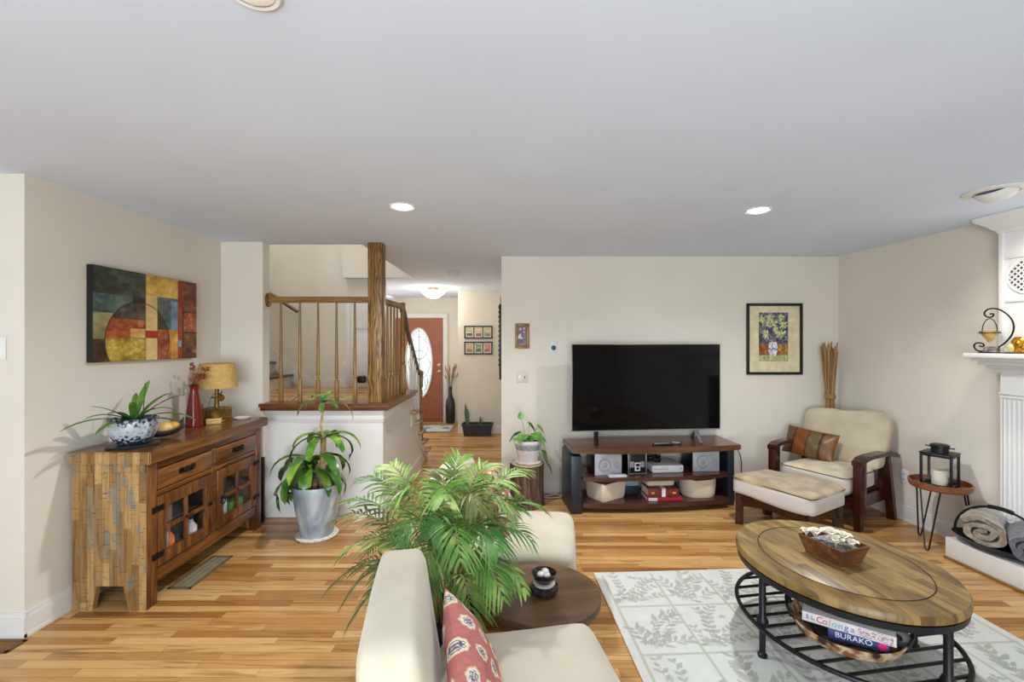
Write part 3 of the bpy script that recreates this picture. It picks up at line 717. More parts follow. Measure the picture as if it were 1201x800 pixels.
# ------------------------------------------------------------------ rug
def rug_func(Wd, Ld, cell_w, cell_l, margin):
    def f(u, v):
        x = u*Wd; y = v*Ld
        c = np.empty(u.shape+(3,)); c[:] = (204, 206, 199)
        c += ((fbm(u, v, 40, 3)-.5)*14)[..., None]
        gx = (x-margin) % cell_w; gy = (y-margin) % cell_l
        inside = (x > margin-.012) & (x < Wd-margin+.012) & (y > margin-.012) & (y < Ld-margin+.012)
        d = np.minimum(np.minimum(gx, cell_w-gx), np.minimum(gy, cell_l-gy))
        line = inside & (d < .008)
        c[line] = (178, 182, 166)
        ny, nx = u.shape; rs = random.Random(5)
        def leaf(cx, cy, ln, wd, a, col):
            R = ln*.6; i0 = max(0, int((cx-R)/Wd*nx)); i1 = min(nx, int((cx+R)/Wd*nx)+2); j0 = max(0, int((cy-R)/Ld*ny)); j1 = min(ny, int((cy+R)/Ld*ny)+2)
            if i1 <= i0 or j1 <= j0: return
            X = x[j0:j1, i0:i1]-cx; Y = y[j0:j1, i0:i1]-cy
            p = (X*math.cos(a)+Y*math.sin(a))/(ln/2); q = (-X*math.sin(a)+Y*math.cos(a))/(wd/2)
            m = (np.abs(p) < 1) & (np.abs(q) < (1-p*p)*(1-.3*p))
            sub = c[j0:j1, i0:i1]; sub[m] = sub[m]*.25+np.array(col)*.75
        pal = [(158, 164, 150), (168, 173, 160), (150, 156, 148), (170, 164, 154), (160, 160, 158)]
        nxc = int((Wd-2*margin)/cell_w+.5); nyc = int((Ld-2*margin)/cell_l+.5)
        for ci in range(nxc):
            for cj in range(nyc):
                ox = margin+ci*cell_w; oy = margin+cj*cell_l
                kind = (ci+cj) % 2
                bx, by = ox+cell_w*rs.uniform(.15, .3), oy+cell_l*.08
                for st_ in range(5 if kind else 7):
                    a0 = math.radians(25+st_*(24 if kind else 20)+rs.uniform(-8, 8)); cv = rs.uniform(-.9, .9); px_, py_, aa = bx, by, a0
                    n = 9
                    for k in range(n):
                        px_ += math.cos(aa)*.038; py_ += math.sin(aa)*.042; aa += cv/n
                        if not (ox+.03 < px_ < ox+cell_w-.03 and oy+.03 < py_ < oy+cell_l-.03): break
                        leaf(px_, py_, .045, .005, aa, pal[rs.randrange(5)])
                        for s in (-1, 1):
                            if rs.random() < .85:
                                b_ = aa+s*rs.uniform(.5, .9); ll = rs.uniform(.05, .085) if kind else rs.uniform(.034, .054)
                                leaf(px_+math.cos(b_)*ll*.55, py_+math.sin(b_)*ll*.55, ll, ll*(.34 if kind else .5), b_, pal[rs.randrange(5)])
                for q in range(3):
                    fx, fy = ox+rs.uniform(.06, cell_w-.06), oy+rs.uniform(.06, cell_l-.06)
                    for k in range(5): leaf(fx+.012*math.cos(k*1.257), fy+.012*math.sin(k*1.257), .022, .014, k*1.257, (172, 164, 170))
        return c
    return f
M_rug = attrmat('rug_pile', .95, .25, 500, spec=.1)
RW, RL = 2.06, 2.9
rugM = Matrix.Translation((.545, 3.05, 0)) @ Matrix.Rotation(math.radians(3.0), 4, 'Z') @ Matrix.Translation((RW/2, -RL/2, 0))
rug = thing('area_rug', 'cream area rug with grey leaf pattern in squares under the coffee table', 'rug', rugM.to_translation(), math.radians(3.0))
MB().box(-RW/2, RW/2, -RL/2, RL/2, .001, .011, .004).build('backing', plain('rug_binding', (222, 214, 198), .9, bmp=.2), rug)
pattern_grid('pile', RW-.012, RL-.012, 380, 530, rug_func(RW, RL, .327, .409, .045), M_rug, rug, Matrix.Translation((0, 0, .012)))

# ------------------------------------------------------------------ dark wood armchair and ottoman
M_mah = wood('dark_mahogany', [(.25, (34, 12, 8)), (.55, (58, 24, 15)), (.8, (80, 38, 24))], 'z', 20, .1, .25, .05)
M_mahx = wood('dark_mahogany_rail', [(.25, (34, 12, 8)), (.55, (58, 24, 15)), (.8, (80, 38, 24))], 'x', 20, .1, .25, .05)
M_suede = mat_cloth('beige_suede', (188, 176, 154), .15, .10)
M_suedeL = mat_cloth('pale_cushion_side', (218, 210, 196), .18, .04)
M_pipe = plain('brown_piping', (92, 72, 50), .8)
def mat_twotone(name, top, side, z):
    """suede top with worn patches, paler boxing below the seam"""
    m, nt, b = newmat(name); v = coords(nt)
    n1 = nd(nt, 'ShaderNodeTexNoise', i_Scale=7.0, i_Detail=5.0); nt.links.new(v, n1.inputs['Vector'])
    tcol = ramp(nt, n1.outputs[0], [(.35, tuple(x*.86 for x in top)), (.5, top), (.68, tuple(min(255, x*1.12) for x in top))])
    g = nd(nt, 'ShaderNodeTexCoord'); sp = nd(nt, 'ShaderNodeSeparateXYZ'); nt.links.new(g.outputs['Object'], sp.inputs[0])
    c = mixc(nt, math_(nt, 'GREATER_THAN', sp.outputs['Z'], z), side, tcol)
    nt.links.new(c, b.inputs['Base Color']); b.inputs['Roughness'].default_value = .9; b.inputs['Specular IOR Level'].default_value = .2; b.inputs['Sheen Weight'].default_value = .3
    n3 = nd(nt, 'ShaderNodeTexNoise', i_Scale=14.0, i_Detail=4.0); nt.links.new(v, n3.inputs['Vector']); bump(nt, b, n3.outputs[0], .2, .008); return m
AR = math.atan2(-.86, .51)
ac = thing('armchair', 'dark wood armchair with beige suede cushions in the corner by the fireplace wall', 'armchair', (2.655, 3.995, 0), AR)
for x in (-.31, .31):
    s = 1 if x > 0 else -1
    MB().bar((x, .05, 0), (x, .05, .30), .06, .05).build('leg', M_mah, ac)
    MB().bar((x+.03*s, .60, 0), (x+.02*s, .50, .56), .05, .06, ref=(1, 0, 0)).build('leg', M_mah, ac)
    mb = MB().box(x+s*.035-.035, x+s*.035+.035, -.055, .03, .16, .60, .008)
    pts = [(-.06, .585), (.0, .612), (.12, .622), (.40, .615), (.58, .59), (.645, .565), (.64, .54), (.57, .565), (.40, .585), (.12, .592), (.0, .58), (-.055, .55)]
    mb.prism(pts[::-1], x+s*.035-.04, x+s*.035+.04, m=YZ(0)); mb.build('arm', M_mah, ac)
MB().box(-.30, .30, 0, .035, .17, .27, .004).box(-.31, -.28, .03, .56, .17, .27).box(.28, .31, .03, .56, .17, .27).box(-.3, .3, .53, .56, .17, .27).box(-.29, .29, .03, .54, .25, .27).build('seat_frame', M_mahx, ac)
MB().bar((-.27, .57, .52), (.27, .57, .52), .03, .06).bar((-.29, .50, .27), (-.29, .62, .80), .04, .03).bar((.29, .50, .27), (.29, .62, .80), .04, .03).bar((-.27, .62, .8), (.27, .62, .8), .03, .06).build('back_frame', M_mahx, ac)
def wseat(p): return Vector((p.x, p.y, p.z+.012*math.sin(p.x*8+.5)*math.sin(p.y*6)))
sc_ = MB().rbox(-.275, .275, -.05, .46, .275, .455, .05, 10, wseat, .012).build('seat_cushion', mat_twotone('suede_seat', (200, 186, 158), (206, 200, 186), .425), ac, ang=60)
def wback(p):
    k = (p.z-.44)/.48; return Vector((p.x*(1+.10*k), p.y+.14*k, p.z-.018*math.exp(-(p.x/.07)**2)*max(0, k)**3*1.5+.012*math.sin(p.x*6)*k))
MB().rbox(-.315, .315, .40, .53, .44, .905, .045, 10, wback, .02).build('back_cushion', mat_cloth('suede_back', (188, 175, 150), .2, .10), ac, ang=60)
def rr(x0, x1, y0, y1, r, n=6):
    o = []
    for cx, cy, a in ((x1-r, y1-r, 0), (x0+r, y1-r, PI/2), (x0+r, y0+r, PI), (x1-r, y0+r, 1.5*PI)):
        for k in range(n+1): t = a+PI/2*k/n; o.append((cx+r*math.cos(t), cy+r*math.sin(t)))
    return o
ot = thing('ottoman', 'low dark wood ottoman with a worn beige cushion in front of the armchair', 'ottoman', (2.274, 3.768, 0), AR)
for x in (-.285, .285):
    for y in (-.21, .21): MB().bar((x, y, 0), (x*.985, y*.985, .26), .06, .06).build('leg', M_mah, ot)
def arch(m, a, b_, y):
    pts = [(a, .26), (a, .15)]+[(a+(b_-a)*t, .15+.045*math.sin(PI*t)) for t in np.linspace(.05, .95, 11)]+[(b_, .15), (b_, .26)]
    return pts
mb = MB()
for y in (-.225, .2): mb.prism(arch(None, -.285, .285, 0), y, y+.025, m=XZ(0))
for x in (-.30, .275): mb.prism(arch(None, -.21, .21, 0), x, x+.025, m=YZ(0))
mb.box(-.28, .28, -.21, .21, .245, .26); mb.build('frame', M_mahx, ot)
MB().rbox(-.325, .325, -.25, .25, .25, .415, .03, 10, wseat, .010).build('cushion', mat_twotone('worn_suede_top', (172, 154, 124), (212, 208, 200), .378), ot, ang=60)
MB().tube([(p[0], p[1], .385+.012*math.sin(p[0]*8+.5)*math.sin(p[1]*6)) for p in rr(-.325, .325, -.25, .25, .03)], .005, seg=6, closed=True).build('piping', M_pipe, ot)
MB().tube([(p[0], p[1], .428+.012*math.sin(p[0]*8+.5)*math.sin(p[1]*6)) for p in rr(-.277, .277, -.052, .462, .045)], .004, seg=6, closed=True).build('piping', M_pipe, ac)

# ------------------------------------------------------------------ fireplace
fp = thing('fireplace', 'white painted fireplace surround with mantel shelf on the right wall', 'fireplace', (3.49, 2.5, 0), math.atan(.085))
F = MB                                           # local: x toward the room is negative
y0, y1 = -.70, .70
mb = F().box(0, .062, y0, y1, 1.43, 2.33).box(0, .062, y0, -.42, .15, 1.43).box(0, .062, .42, y1, .15, 1.43).box(0, .062, -.42, .42, 1.05, 1.43)
mb.build('breast', M_mantel, fp)
for s in (-1, 1):
    yc = s*.60; mb = F(); n = 6
    mb.box(-.015, 0, yc-.09, yc+.09, .15, .30, .004).box(-.018, 0, yc-.095, yc+.095, .30, .32, .003)
    for k in range(n): mb.tube([(-.004, yc-.07+.028*k, .33), (-.004, yc-.07+.028*k, 1.16)], .0085, seg=8)
    mb.box(-.008, 0, yc-.095, yc-.083, .32, 1.18).box(-.008, 0, yc+.083, yc+.095, .32, 1.18)
    mb.box(-.012, 0, yc-.1, yc+.1, 1.165, 1.185, .003).box(-.018, 0, yc-.1, yc+.1, 1.19, 1.205, .003).box(-.008, 0, yc-.095, yc+.095, 1.205, 1.36)
    mb.build('pilaster', M_mantel, fp)
F().box(-.01, 0, -.5, .5, 1.08, 1.34, .004).build('frieze', M_mantel, fp)
mb = F()
for d, za, zb in ((.06, 1.345, 1.375), (.09, 1.375, 1.395), (.14, 1.395, 1.425), (.18, 1.425, 1.445)):
    mb.box(-d, .062, y0-d*.25, y1+d*.25, za, zb, .005)
mb.box(-.225, .062, y0-.06, y1+.06, 1.445, 1.478, .008); mb.build('mantel_shelf', M_mantel, fp)
mb = F()
pr = [(0, 2.315), (-.012, 2.315), (-.016, 2.335), (-.03, 2.345), (-.05, 2.37), (-.075, 2.395), (-.095, 2.41), (-.1, 2.425), (-.1, 2.439), (0, 2.439)]
ring = []
for a, z in pr:
    d = -a; ring.append([mb.bm.verts.new(q) for q in ((.062, y0-d, z), (-d, y0-d, z), (-d, y1+d, z), (.05, y1+d, z))])
for r0, r1 in zip(ring[:-1], ring[1:]):
    for k in range(3): mb.bm.faces.new((r0[k], r0[k+1], r1[k+1], r1[k]))
mb.build('crown_moulding', M_mantel, fp, ang=25)
mb = F()
for s in (-1, 1):
    mb.box(-.02, 0, s*.685-.015, s*.685+.015, 1.478, 2.32, .004)
for z in (1.84, 2.14, 1.50): mb.box(-.012, 0, -.67, .67, z-.012, z+.012, .004)
for y in (-.40, 0, .40): mb.box(-.010, 0, y-.012, y+.012, 1.84, 2.14, .004)
mb.build('panel_moulding', M_mantel, fp)
M_vent = plain('grille_dark', (70, 70, 74), .7)
for s in (-1, 1):
    yc = s*.535; mb = F(); mb.mi = 0
    mb.lathe([(0, 0), (.115, 0), (.115, .004), (0, .004)], m=Matrix.Translation((-.0005, yc, 2.0)) @ Matrix.Rotation(-PI/2, 4, 'Y'), seg=40)
    g = mb.build('grille', M_vent, fp); mb = F()
    for k in range(-4, 5):
        h = math.sqrt(max(0, .115**2-(k*.026)**2))
        for sg in (-1, 1):
            dv = Vector((0, math.cos(PI/4), sg*math.sin(PI/4))); nv = Vector((0, -dv.z, dv.y)); c0 = Vector((-.006, yc, 2.0))+nv*k*.026
            mb.bar(c0-dv*h, c0+dv*h, .009, .005, ref=(1, 0, 0))
    mb.tube([(-.006, yc+.117*math.cos(t), 2.0+.117*math.sin(t)) for t in np.linspace(0, 2*PI, 41)[:-1]], .006, seg=6, closed=True)
    mb.build('lattice', M_mantel, g)
F().box(.03, .06, -.42, .42, .15, 1.05).build('firebox', plain('sooty_brick', (38, 32, 30), .9, bmp=.4), fp)
HM = Matrix.Translation((3.49, 2.5, 0)) @ Matrix.Rotation(math.atan(.085), 4, 'Z')
struct('floor_hearth', MB().box(-.295, .06, -.95, .815, 0, .15, .004, m=HM), M_trim)
struct('trim_hearth_shoe', MB().box(-.313, -.295, -.95, .815, 0, .018, .004, m=HM), M_oak_y)

# ================================================================== PLANTS
def mat_leaf(name, stops, scale=6.0, rough=.5, sub=None):
    m, nt, b = newmat(name)
    nz = nd(nt, 'ShaderNodeTexNoise', i_Scale=scale, i_Detail=3.0); nt.links.new(coords(nt), nz.inputs['Vector'])
    nt.links.new(ramp(nt, nz.outputs[0], stops), b.inputs['Base Color']); b.inputs['Roughness'].default_value = rough
    b.inputs['Transmission Weight'].default_value = 0.0
    return m
M_soil = plain('potting_soil', (38, 28, 20), .95, bmp=.6, bscale=60)
PALM = [mat_leaf('palm_green', [(.3, (44, 88, 28)), (.5, (86, 134, 46)), (.7, (140, 172, 84))], 9),
        mat_leaf('palm_light', [(.3, (82, 126, 46)), (.5, (136, 172, 78)), (.7, (194, 204, 128))], 9),
        mat_leaf('palm_olive', [(.3, (74, 88, 40)), (.5, (116, 124, 66)), (.7, (172, 168, 112))], 9),
        mat_leaf('palm_bluegreen', [(.3, (42, 88, 38)), (.5, (80, 132, 62)), (.7, (130, 168, 98))], 9)]
M_stem = mat_leaf('palm_stem', [(.3, (96, 116, 54)), (.6, (150, 150, 92)), (.8, (176, 160, 110))], 12)
pb = Vector((-.30, 2.08, 0))
palm = thing('potted_palm', 'big bushy parlor palm in a dark pot between the cream chairs', 'potted palm', pb)
MB().lathe([(0, 0), (.115, 0), (.125, .02), (.15, .30), (.158, .305), (.158, .33), (.146, .33), (.142, .29), (0, .29)], seg=36).build('pot', plain('dark_blue_glaze', (26, 34, 52), .25, var=.15), palm)
MB().lathe([(0, .291), (.14, .291), (0, .30)], seg=24).build('soil', M_soil, palm)
def bez(a, c, d, t): return a*(1-t)**2+c*2*t*(1-t)+d*t*t
def frond(tip, lift, mt, seed, lmax=.19, wid=.0085, base_r=.05, start=.32, n=17, name='frond'):
    rs = random.Random(seed); T = Vector(tip)-pb
    an = math.atan2(T.y, T.x)
    B = Vector((base_r*math.cos(an+rs.uniform(-.6, .6)), base_r*math.sin(an+rs.uniform(-.6, .6)), .295))
    Cc = B.lerp(T, .38); Cc.z = max(B.z, T.z)+lift
    N = 22; P = [bez(B, Cc, T, i/N) for i in range(N+1)]
    mb = MB(); mb.mi = 1; mb.tube(P, [.0055*(1-.75*i/N) for i in range(N+1)], seg=5)
    mb.mi = 0
    for k in range(n):
        t = start+(1-start)*(k+.3)/n; p = bez(B, Cc, T, t); tg = (bez(B, Cc, T, min(1, t+.02))-bez(B, Cc, T, t-.02)).normalized()
        side = tg.cross(Vector((0, 0, 1)))
        if side.length < .15: side = Vector((math.sin(an), -math.cos(an), 0))
        side.normalize(); up = side.cross(tg).normalized()
        u = (k+.5)/n; ln = lmax*(math.sin(PI*(.16+.80*u))**.7)*rs.uniform(.88, 1.1)
        for s in (-1, 1):
            f = .55+.75*u
            d = (side*s+tg*f+up*rs.uniform(.12, .34)).normalized()
            q = p+tg*rs.uniform(-.006, .006); M_ = 5; pts = []; dr = rs.uniform(.25, .6)
            for j in range(M_+1):
                x = j/M_; pts.append(q+d*ln*x+Vector((0, 0, -1))*ln*dr*x*x)
            w_ = wid*rs.uniform(.85, 1.2)
            mb.blade(pts, [w_*.25, w_*.9, w_, w_*.85, w_*.5, .0004], up, .25)
    return mb.build(name, [mt, M_stem], palm, norm=False, ang=60)
FR = [  # pixel-measured tip, distance, lift, colour
 (625, 636, 2.02, .22, 3), (640, 600, 2.25, .24, 0), (618, 552, 2.35, .10, 1), (575, 545, 2.30, .05, 1), (540, 538, 2.20, .02, 1),
 (600, 575, 2.15, .22, 1), (452, 545, 2.25, .04, 1), (424, 560, 2.30, .10, 0), (388, 612, 2.25, .22, 2), (386, 690, 2.15, .34, 2),
 (408, 735, 2.02, .42, 2), (436, 700, 1.95, .36, 3), (556, 742, 1.86, .40, 1), (618, 700, 1.93, .30, 1), (590, 705, 1.80, .38, 0),
 (500, 690, 1.80, .36, 0), (470, 640, 1.88, .30, 3), (540, 660, 1.75, .34, 0), (398, 590, 2.42, .20, 0), (560, 600, 1.9, .26, 2),
 (520, 585, 1.95, .20, 1), (605, 605, 1.95, .26, 0), (430, 650, 2.3, .28, 1),
 (560, 560, 2.4, .08, 0), (505, 630, 1.85, .25, 3), (585, 650, 1.85, .30, 3), (520, 552, 2.35, .03, 2), (450, 720, 2.1, .40, 2), (398, 655, 2.15, .3, 1), (404, 705, 2.06, .38, 2), (470, 585, 2.0, .2, 1)]
for i, (px, py, Y, lf, ci) in enumerate(FR):
    frond(at(px, py, Y), lf, PALM[ci], 100+i, lmax=.165 if i not in (13,) else .12, wid=.0062 if i not in (13,) else .013, start=.36, n=18 if i != 13 else 9)
for k in range(5):
    a = k*1.3
    MB().tube([(.05*math.cos(a), .05*math.sin(a), .29), (.055*math.cos(a), .055*math.sin(a), .45), (.075*math.cos(a), .075*math.sin(a), .62)], [.009, .008, .005], seg=7).build('cane', M_stem, palm)

# dracaena in a pale blue glazed pot
M_dr = mat_leaf('dracaena_leaf', [(.25, (24, 62, 24)), (.48, (60, 108, 34)), (.62, (112, 148, 46)), (.8, (178, 180, 76))], 7, .3)
M_bark = plain('cane_bark', (150, 124, 84), .8, var=.35, scale=25, bmp=.4)
dp = Vector((-1.567, 3.66, 0))
dra = thing('potted_dracaena', 'tall corn plant in a grey-blue glazed pot in front of the white half wall', 'potted plant', dp)
def mat_glaze():
    m, nt, b = newmat('grey_blue_glaze'); nz = nd(nt, 'ShaderNodeTexNoise', i_Scale=1.0, i_Detail=5.0, i_Distortion=.8); nt.links.new(coords(nt, (5, 5, 3)), nz.inputs['Vector'])
    nt.links.new(ramp(nt, nz.outputs[0], [(.3, (104, 120, 134)), (.48, (150, 164, 172)), (.62, (186, 194, 196)), (.75, (168, 178, 182))]), b.inputs['Base Color']); b.inputs['Roughness'].default_value = .25; return m
MB().lathe([(0, .02), (.115, .02), (.125, .035), (.15, .16), (.185, .36), (.196, .415), (.192, .425), (.178, .425), (.172, .40), (.165, .36), (0, .36)], seg=40).build('pot', mat_glaze(), dra)
MB().lathe([(0, .0), (.15, .0), (.165, .018), (.155, .022), (0, .018)], seg=36).build('saucer', plain('pebbled_saucer', (206, 202, 190), .7, var=.15, scale=60, bmp=.5), dra)
MB().lathe([(0, .361), (.163, .361), (0, .375)], seg=24).build('soil', M_soil, dra)
MB().tube([(.04, 0, .36), (.045, 0, .55), (.05, 0, .72), (.05, 0, .80)], [.026, .024, .022, .023], seg=10).tube([(.048, 0, .79), (.03, .0, .88), (.045, 0, 1.0), (.06, 0, 1.08)], [.010, .009, .010, .008], seg=8).tube([(-.05, .03, .36), (-.06, .03, .52)], [.02, .017], seg=8).tube([(-.01, -.02, .36), (0, -.03, .47)], [.022, .02], seg=8).build('cane', M_bark, dra)
def dleaf(mb, base, az, el, ln, wd, droop, tw=0):
    d = Vector((math.cos(az)*math.cos(el), math.sin(az)*math.cos(el), math.sin(el))); pts = []; p = Vector(base); N = 9; ang = el
    for j in range(N+1):
        pts.append(p.copy()); ang = el-droop*((j+1)/N)**1.2
        p = p+Vector((math.cos(az)*math.cos(ang), math.sin(az)*math.cos(ang), math.sin(ang)))*ln/N
    ws = [wd*(.28+.72*math.sin(PI*min(1, (j/N)*.95+.05))**.8)*(1 if j < N else .05) for j in range(N+1)]
    side = Vector((-math.sin(az), math.cos(az), 0)); mb.blade(pts, ws, Vector((0, 0, 1)) if abs(d.z) < .85 else side.cross(d), .3)
rs = random.Random(4); mb = MB()
for k in range(20):
    az = k*2.4+rs.uniform(-.3, .3); el = rs.uniform(.1, .95)
    dleaf(mb, (-.06+rs.uniform(-.03, .05), .02, .48+rs.uniform(0, .12)), az, el, rs.uniform(.36, .50), rs.uniform(.038, .052), rs.uniform(1.9, 2.6))
for k in range(8):
    az = k*.8+rs.uniform(-.2, .2); dleaf(mb, (.05, 0, .78), az, rs.uniform(.3, .9), rs.uniform(.28, .40), rs.uniform(.030, .040), rs.uniform(1.6, 2.5))
mb.build('lower_foliage', M_dr, dra, norm=False, ang=60)
mb = MB()
for k, (az, el, ln, dr_) in enumerate([(PI, .9, .34, 2.0), (PI*.93, .4, .32, 1.7), (.1, .8, .30, 2.0), (.3, .3, .32, 1.9), (-.6, .6, .2, 1.8), (-2.2, .7, .2, 1.8), (1.6, 1.1, .2, 1.2), (2.5, .9, .22, 1.6), (-1.4, .3, .16, 1.5)]):
    dleaf(mb, (.06, 0, 1.07), az, el, ln, .021, dr_)
tag(mb.build('top_foliage', M_dr, dra, norm=False, ang=60))

# trailing plant on the tree stump
M_pot = mat_leaf('heart_leaf', [(.3, (52, 108, 34)), (.6, (104, 158, 60)), (.8, (150, 186, 92))], 12, .3)
def mat_barkstump():
    m, nt, b = newmat('stump_bark'); nz = nd(nt, 'ShaderNodeTexNoise', i_Scale=1.0, i_Detail=7.0, i_Distortion=.6); nt.links.new(coords(nt, (26, 26, 4)), nz.inputs['Vector'])
    nt.links.new(ramp(nt, nz.outputs[0], [(.3, (46, 30, 26)), (.5, (98, 74, 64)), (.7, (146, 122, 110))]), b.inputs['Base Color']); b.inputs['Roughness'].default_value = .85
    bump(nt, b, nz.outputs[0], .8, .015); return m
su = thing('tree_stump', 'rough bark tree stump used as a plant stand beside the television stand', 'stump', (.145, 4.37, 0))
mb = MB(); n = 40; rs = random.Random(3); rr_ = [.16+.010*math.sin(3*2*PI*i/n)+rs.uniform(-.006, .006) for i in range(n)]
rows = []
for z, k in ((0, 1.05), (.05, 1.0), (.2, .98), (.36, 1.0), (.395, 1.0)):
    rows.append([mb.bm.verts.new((rr_[i]*k*math.cos(2*PI*i/n), rr_[i]*k*math.sin(2*PI*i/n), z)) for i in range(n)])
for a, b_ in zip(rows[:-1], rows[1:]):
    for i in range(n): mb.bm.faces.new((a[i], a[(i+1) % n], b_[(i+1) % n], b_[i]))
mb.bm.faces.new(rows[0][::-1]); mb.build('bark', mat_barkstump(), su, ang=50)
mb = MB().prism([(rr_[i]*.985*math.cos(2*PI*i/n), rr_[i]*.985*math.sin(2*PI*i/n)) for i in range(n)], .39, .40)
tag(mb.build('cut_face', plain('cut_wood_face', (176, 160, 138), .8, var=.15, scale=30), su))
pp = thing('potted_pothos', 'small heart-leaved plant in a white pot with a grey band on the stump', 'potted plant', (.155, 4.37, .40))
def mat_bandpot():
    m, nt, b = newmat('banded_white_pot'); tc = nd(nt, 'ShaderNodeTexCoord'); sp = nd(nt, 'ShaderNodeSeparateXYZ'); nt.links.new(tc.outputs['Object'], sp.inputs[0])
    ck = nd(nt, 'ShaderNodeTexVoronoi', i_Scale=70.0); nt.links.new(coords(nt), ck.inputs['Vector'])
    band = math_(nt, 'MULTIPLY', math_(nt, 'GREATER_THAN', sp.outputs['Z'], .135), math_(nt, 'LESS_THAN', sp.outputs['Z'], .183))
    c = mixc(nt, band, (212, 214, 214), ramp(nt, ck.outputs['Distance'], [(.2, (104, 122, 132)), (.7, (168, 180, 184))]))
    nt.links.new(c, b.inputs['Base Color']); b.inputs['Roughness'].default_value = .3; return m
MB().lathe([(0, .012), (.085, .012), (.095, .03), (.126, .17), (.134, .19), (.142, .2), (.142, .225), (.130, .225), (.122, .2), (0, .2)], seg=40).build('pot', mat_bandpot(), pp)
MB().lathe([(0, 0), (.112, 0), (.125, .014), (.118, .018), (0, .013)], seg=32).build('saucer', plain('cream_saucer', (206, 196, 176), .4), pp)
MB().lathe([(0, .2), (.12, .2), (0, .212)], seg=24).build('soil', M_soil, pp)
def heart(mb, c, az, tilt, s):
    M_ = Matrix.Translation(c) @ Matrix.Rotation(az, 4, 'Z') @ Matrix.Rotation(tilt, 4, 'Y')
    pr = [(-.1, 0), (-.28, .22), (-.2, .44), (.05, .5), (.4, .40), (.75, .2), (1.05, 0)]
    mid = [mb.bm.verts.new(M_ @ Vector((p[0]*s if i else 0, 0, -.02*s))) for i, p in enumerate(pr)]
    for sg in (-1, 1):
        ed = [mb.bm.verts.new(M_ @ Vector((p[0]*s, sg*p[1]*s, .10*s*(abs(p[1])/.5)))) for p in pr]
        for i in range(len(pr)-1): mb.bm.faces.new((mid[i], mid[i+1], ed[i+1], ed[i]))
mb = MB(); st_ = MB()
for (x, y, z, az, tl, s) in [(.01, 0, .37, .4, .9, .075), (.10, .02, .34, -.3, .8, .06), (-.13, .0, .26, 2.8, .9, .065), (-.07, .02, .49, 1.6, -1.0, .06), (.07, -.05, .27, -.9, .5, .095), (-.05, -.06, .26, -2.0, .4, .09), (.0, -.05, .25, -1.4, .6, .08), (-.08, .03, .28, 2.4, .5, .08), (.13, .03, .24, .3, .9, .06), (.15, -.02, .06, .2, 1.2, .08), (.145, .05, .09, .5, 1.1, .07), (.20, .0, -.04, -.2, 1.2, .06)]:
    s *= 1.35 if z < .4 else 1.1; z = z if z < .4 else z-.06
    heart(mb, (x, y, z), az, tl, s)
    b0 = Vector((x*.3, y*.3, .2)); b1 = Vector((x, y, z))
    if z > .2: st_.tube([b0, b0.lerp(b1, .5)+Vector((0, 0, .03)), b1], .0025, seg=5)
    else: st_.tube([(.12, 0, .215), (.15, 0, .215), (x, y, z)], .002, seg=5)
mb.build('foliage', M_pot, pp, norm=False, ang=60); st_.build('stems', M_stem, pp)

# ================================================================== ON THE SIDEBOARD (top at .92)
ST = .92
def mat_splat():
    m, nt, b = newmat('speckled_pot'); v = coords(nt); sp = nd(nt, 'ShaderNodeSeparateXYZ'); nt.links.new(v, sp.inputs[0])
    nz = nd(nt, 'ShaderNodeTexNoise', i_Scale=55.0, i_Detail=3.0); nt.links.new(v, nz.inputs['Vector'])
    f = math_(nt, 'ADD', nz.outputs[0], math_(nt, 'MULTIPLY', math_(nt, 'SUBTRACT', math_(nt, 'ABSOLUTE', math_(nt, 'SUBTRACT', sp.outputs['Z'], .105)), .05), -3.4))
    nt.links.new(ramp(nt, f, [(.42, (30, 36, 46)), (.48, (74, 86, 100)), (.52, (160, 172, 182)), (.7, (186, 194, 198))]), b.inputs['Base Color']); b.inputs['Roughness'].default_value = .4; return m
sp_ = thing('potted_spider_plant', 'strappy green plant in a speckled black and white bowl pot on the sideboard', 'potted plant', (-2.32, 2.79, ST))
MB().lathe([(0, 0), (.125, 0), (.135, .012), (.128, .014), (0, .010)], seg=36).build('saucer', plain('dark_slate_dish', (44, 50, 58), .4), sp_)
MB().lathe([(0, .011), (.068, .011), (.09, .03), (.119, .085), (.125, .13), (.123, .160), (.128, .168), (.121, .172), (.114, .162), (.112, .15), (0, .15)], seg=40).build('pot', mat_splat(), sp_)
M_spd = mat_leaf('strap_leaf', [(.3, (40, 84, 30)), (.55, (88, 130, 46)), (.75, (150, 176, 92))], 8, .35)
mb = MB()
for az, el, ln, dr_ in [(-1.78, .42, .38, .8), (-2.0, .75, .24, 1.1), (-1.5, .3, .27, .8), (.1, .5, .36, 1.0), (-.25, .75, .33, 1.0), (.5, .9, .3, .7), (1.9, 1.15, .32, .6), (-1.5, .9, .2, 1.0), (-2.2, .9, .22, .7), (2.2, 1.1, .25, .8), (-.9, 1.0, .25, .8), (-.05, .25, .26, .5), (1.2, 1.0, .26, .7)]:
    dleaf(mb, (.02*math.cos(az), .02*math.sin(az), .15), az, el, ln, .019, dr_)
mb.build('foliage', M_spd, sp_, norm=False, ang=60)
MB().tube([(.03, .03, .15), (.05, .03, .37)], .0025, seg=6).ball((.05, .03, .375), .005, 1).build('stake', M_plastic, sp_)
MB().lathe([(0, .151), (.110, .151), (0, .157)], seg=20).build('soil', M_soil, sp_)
fb = thing('boat_bowl', 'dark patterned boat-shaped bowl with pointed ends behind the speckled pot', 'bowl', (-2.33, 3.02, ST), math.radians(50))
fb.scale = (.78, .78, .9)
mb = MB(); rows = []
